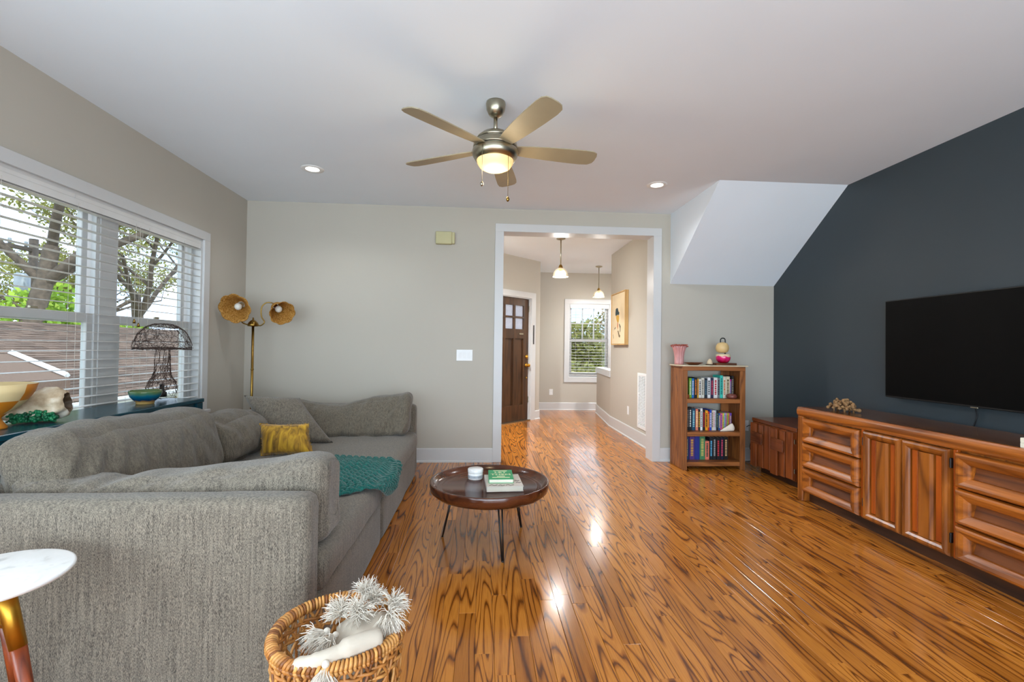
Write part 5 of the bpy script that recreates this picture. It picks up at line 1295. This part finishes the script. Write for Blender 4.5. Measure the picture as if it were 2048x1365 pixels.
def tree(name, base, h, r, label, leafmat, seed, lean=(0, 0), forks=3, depth=5, nleaf=9, lsz=.07, spread=.55, first=.35, group=None):
    rng = random.Random(seed); base = Vector(base)
    t = thing(name, base, label, 'tree', group); wood_g = G(); trunk_g = G(); lv = []; tips = []
    def grow(p, d, l, r, lev):
        pts = [p]; rad = [r]; n = 5; dd = d.copy()
        for i in range(n):
            dd = (dd+Vector((rng.uniform(-1, 1), rng.uniform(-1, 1), rng.uniform(-.5, .8)))*.14).normalized()
            pts.append(pts[-1]+dd*l/n); rad.append(r*(1-.45*(i+1)/n))
            if lev >= depth-2: tips.append(pts[-1])
        (trunk_g if lev == 0 else wood_g).tube(pts, rad, 8 if lev < 2 else (5 if lev < 4 else 3), cap=False)
        if lev >= depth: return
        k = forks if lev > 0 else forks+1
        for i in range(k):
            f = rng.uniform(.35 if lev else .7, 1.0); idx = min(n, max(1, round(f*n)))
            a = rng.uniform(0, 2*PI); side = Vector((math.cos(a), math.sin(a), rng.uniform(-.15, .35)))
            nd = (dd*(1-spread)+side*spread+Vector((0, 0, .12))).normalized()
            grow(pts[idx], nd, l*rng.uniform(.62, .85), rad[idx]*rng.uniform(.5, .72), lev+1)
    grow(base, Vector((lean[0], lean[1], 1)).normalized(), h*first, r, 0)
    obj('trunk', trunk_g, M['bark'], t, fix=False); obj('branches', wood_g, M['bark'], t, fix=False)['kind'] = 'stuff'
    V = []; F = []
    for p in tips:
        for _ in range(nleaf):
            c = p+Vector((rng.gauss(0, .22), rng.gauss(0, .22), rng.gauss(0, .18))); s = lsz*rng.uniform(.6, 1.3)
            a = Vector((rng.uniform(-1, 1), rng.uniform(-1, 1), rng.uniform(-1, 1))).normalized(); b = a.orthogonal().normalized()
            k = len(V); V += [c-a*s, c+b*s*.45, c+a*s, c-b*s*.45]; F.append((k, k+1, k+2, k+3))
    g = G(); g.v = V; g.f = F; g.sm = [False]*len(F)
    obj('foliage', g, leafmat, t, fix=False)['kind'] = 'stuff'
    return t
tree('oak_tree', (-13.2, 13.9, -1.65), 17, .34, 'massive dark trunked tree behind the brown roof, nearest the bright green shrub', M['leaf_a'], 5, (.02, .0), 3, 5, 3, .085, .55, .34)
tree('oak_tree', (-13.4, 19.2, -1.65), 16, .29, 'forked bare limbed tree beyond the brown roof', M['leaf_a'], 11, (.05, -.05), 3, 5, 2, .085, .6, .30)
tree('oak_tree', (-22, 27, -1.65), 14, .4, 'distant spreading tree past the utility pole', M['leaf_a'], 21, (0, 0), 3, 5, 4, .10, .6, .3)
def bush(name, c, s, label, mat, seed, n=2600, lsz=.09, cat='shrub', group=None):
    rng = random.Random(seed); c = Vector(c); t = thing(name, (c.x, c.y, c.z-s[2]), label, cat, group)
    g = G()
    for i in range(6):
        a = i*1.05; g.tube([(c.x, c.y, c.z-s[2]), (c.x+math.cos(a)*s[0]*.3, c.y+math.sin(a)*s[1]*.3, c.z), (c.x+math.cos(a)*s[0]*.6, c.y+math.sin(a)*s[1]*.6, c.z+s[2]*.6)], [.06, .04, .015], 5)
    obj('stems', g, M['bark'], t)
    V = []; F = []
    for _ in range(n):
        d = Vector((rng.gauss(0, 1), rng.gauss(0, 1), rng.gauss(0, 1))).normalized()*(rng.random()**.4)
        k0 = 1+.35*noise.noise(d*2.5+Vector((seed, 0, 0)))
        p = c+Vector((d.x*s[0], d.y*s[1], d.z*s[2]))*k0; w = lsz*rng.uniform(.6, 1.3)
        a = Vector((rng.uniform(-1, 1), rng.uniform(-1, 1), rng.uniform(-1, 1))).normalized(); b = a.orthogonal().normalized()
        k = len(V); V += [p-a*w, p+b*w*.55, p+a*w, p-b*w*.55]; F.append((k, k+1, k+2, k+3))
    g = G(); g.v = V; g.f = F; g.sm = [False]*len(F); obj('foliage', g, mat, t, fix=False)['kind'] = 'stuff'
bush('shrub', (-13.3, 15.3, 1.9), (.8, 1.5, 1.0), 'bright green leafy shrub behind the roof ridge', M['leaf_b'], 2, 2600, .1)
bush('shrub', (-13.2, 17.5, 1.55), (.5, 2.2, .45), 'sunlit yellow green low hedge just past the roof ridge', M['leaf_b'], 6, 1500, .08)
# neighbouring house: shingled roof facing us, eave low because the lot drops away
nh = thing('neighbour_house', (-11, 12, -1.6), 'neighbouring house with brown shingle roof seen through the slats', 'house')
E0 = Vector((-6.6, 0, .22)); R0 = Vector((-11.2, 0, 1.66)); sl = (R0-E0); SLN = sl.length; sl.normalize(); rn = Vector((-sl.z, 0, sl.x));  rn = rn if rn.z > 0 else -rn
Y0, Y1 = 2.0, 21.0
obj('roof_deck', G().add([(E0.x, Y0, E0.z), (E0.x, Y1, E0.z), (R0.x, Y1, R0.z), (R0.x, Y0, R0.z), (E0.x, Y0, E0.z-.12), (E0.x, Y1, E0.z-.12), (-12.2, Y1, E0.z-.12), (-12.2, Y0, E0.z-.12), (-12.2, Y0, 1.35), (-12.2, Y1, 1.35)],
    [(0,1,2,3),(0,4,5,1),(4,7,6,5),(3,2,9,8),(7,8,9,6),(0,3,8,7,4),(1,5,6,9,2)]), M['siding'], nh)
obj('wall', G().box((-11.9, Y0+.4, -1.6), (-6.95, Y1-.4, E0.z-.12)), M['siding'], nh)
obj('fascia', G().bbox((E0.x-.01, Y0, E0.z-.16), (E0.x+.03, Y1, E0.z+.01), .005), M['fascia'], nh)
obj('gutter', G().prism([(E0.x+.03, E0.z-.12), (E0.x+.03, E0.z), (E0.x+.14, E0.z+.005), (E0.x+.13, E0.z-.06), (E0.x+.09, E0.z-.12)], 1, Y0, Y1), M['fascia'], nh)
def shingles():
    rng = random.Random(9); w, ex = .30, .145; rows = int(SLN/ex); T = []
    for r in range(rows):
        off = (r % 2)*.15+rng.uniform(-.03, .03)
        k = int((Y1-Y0)/w)
        for i in range(k): T.append((r, Y0+i*w+off, rng.uniform(0, .006)))
    def mesh_v(lift):
        a = [(0, 0), (0, w-.008), (ex*1.7, w-.008), (ex*1.7, 0)]
        return a
    gg = G(); gg.box((0, 0, 0), (1, 1, 1))
    me = None
    def place(r, y, lift):
        p = E0+sl*(r*ex-.01); return p, y, lift
    cand = [t for t in T if 6.2 < t[1] < 13.5]
    cand.sort(key=lambda t: t[0]+abs(t[1]-8.5)*2.0)
    near = set(id(t) for t in cand[:298])
    base = G()
    def tab(p, y, lift):
        V = []
        for dz in (0, .011):
            for u, v in ((0, 0), (0, w-.008), (ex*1.7, w-.008), (ex*1.7, 0)):
                q = p+sl*u+rn*(dz+lift+(.022 if u == 0 else .004)); V.append((q.x, y+v, q.z))
        return V
    FF = [(0,3,2,1),(4,5,6,7),(0,1,5,4),(1,2,6,5),(2,3,7,6),(3,0,4,7)]
    rest = G(); proto = None
    for t in T:
        r, y, lift = t; p = E0+sl*(r*ex)
        if id(t) in near:
            if proto is None:
                g = G().add(tab(p, y, 0), FF); proto = obj('shingle', g, M['shingle'], nh); pb = (p.copy(), y)
            else:
                c = proto.copy(); C.objects.link(c); c.parent = nh; d = p+rn*lift-pb[0]; c.location = (d.x, y-pb[1], d.z)
        else: rest.add(tab(p, y, lift), FF)
    obj('shingle_field', rest, M['shingle'], nh, fix=False)['kind'] = 'stuff'
shingles()
obj('rake_board', G().tube([(-8.0, 8.45, 1.02), (-7.0, 8.35, .645)], .055, 4), M['fascia'], nh)
obj('porch_roof', G().add([(-8.0, 8.45, 1.0), (-6.95, 8.35, .6), (-6.95, 6.9, .62), (-8.0, 6.9, 1.04), (-8.0, 8.45, .5), (-6.95, 8.35, .3), (-6.95, 6.9, .3), (-8.0, 6.9, .5)],
    [(0,1,2,3),(4,7,6,5),(0,4,5,1),(1,5,6,2),(2,6,7,3),(3,7,4,0)]), M['shingle'], nh)
up = thing('utility_pole', (-17, 18.7, -1.6), 'wooden utility pole with transformer can behind the trees', 'utility pole')
obj('pole', G().cyl((-17, 18.7, -1.6), .14, 6.7, 12), M['pole'], up)
obj('crossarm', G().bbox((-17.06, 17.7, 4.6), (-16.94, 19.7, 4.74), .01), M['pole'], up)
obj('transformer', G().lathe([(.2, 0), (.22, .05), (.22, .75), (.16, .84)], (-17, 18.3, 2.9), 16), M['tin'], up)
for y in (17.8, 18.4, 19.6): obj('insulator', G().cyl((-17, y, 4.74), .05, .2, 8), M['tin'], up)
# beyond the foyer window
for i, (x, y, z, s, l, mt) in enumerate(((1.6, 21, .2, (1.7, 1.2, 1.2), 'orange tinged bushy tree left behind the pale fence', 'leaf_c'), (4.9, 23, .9, (1.5, 1.5, 1.9), 'olive rounded tree in the middle behind the fence', 'leaf_a'),
    (7.6, 25, 1.7, (1.4, 1.4, 2.7), 'tall loose tree at the right behind the fence', 'leaf_c'))):
    bush('garden_tree', (x, y, z), s, l, M[mt], 30+i, 3800, .13, 'tree')
bush('shrub', (4.6, 18.5, -.1), (5.2, .8, .7), 'long dark hedge behind the pale yard fence', M['leaf_a'], 44, 5000, .11)
fe = thing('yard_fence', (4, 15, -.6), 'pale wooden rail fence in the front yard', 'fence')
for i in range(9): obj('post', G().bbox((i*1.0-.05, 14.95, -.6), (i*1.0+.05, 15.05, .46), .01), M['fence'], fe)
for z in (-.3, .02, .32): obj('rail', G().bbox((-.2, 14.92, z), (8.2, 14.97, z+.13), .008), M['fence'], fe)
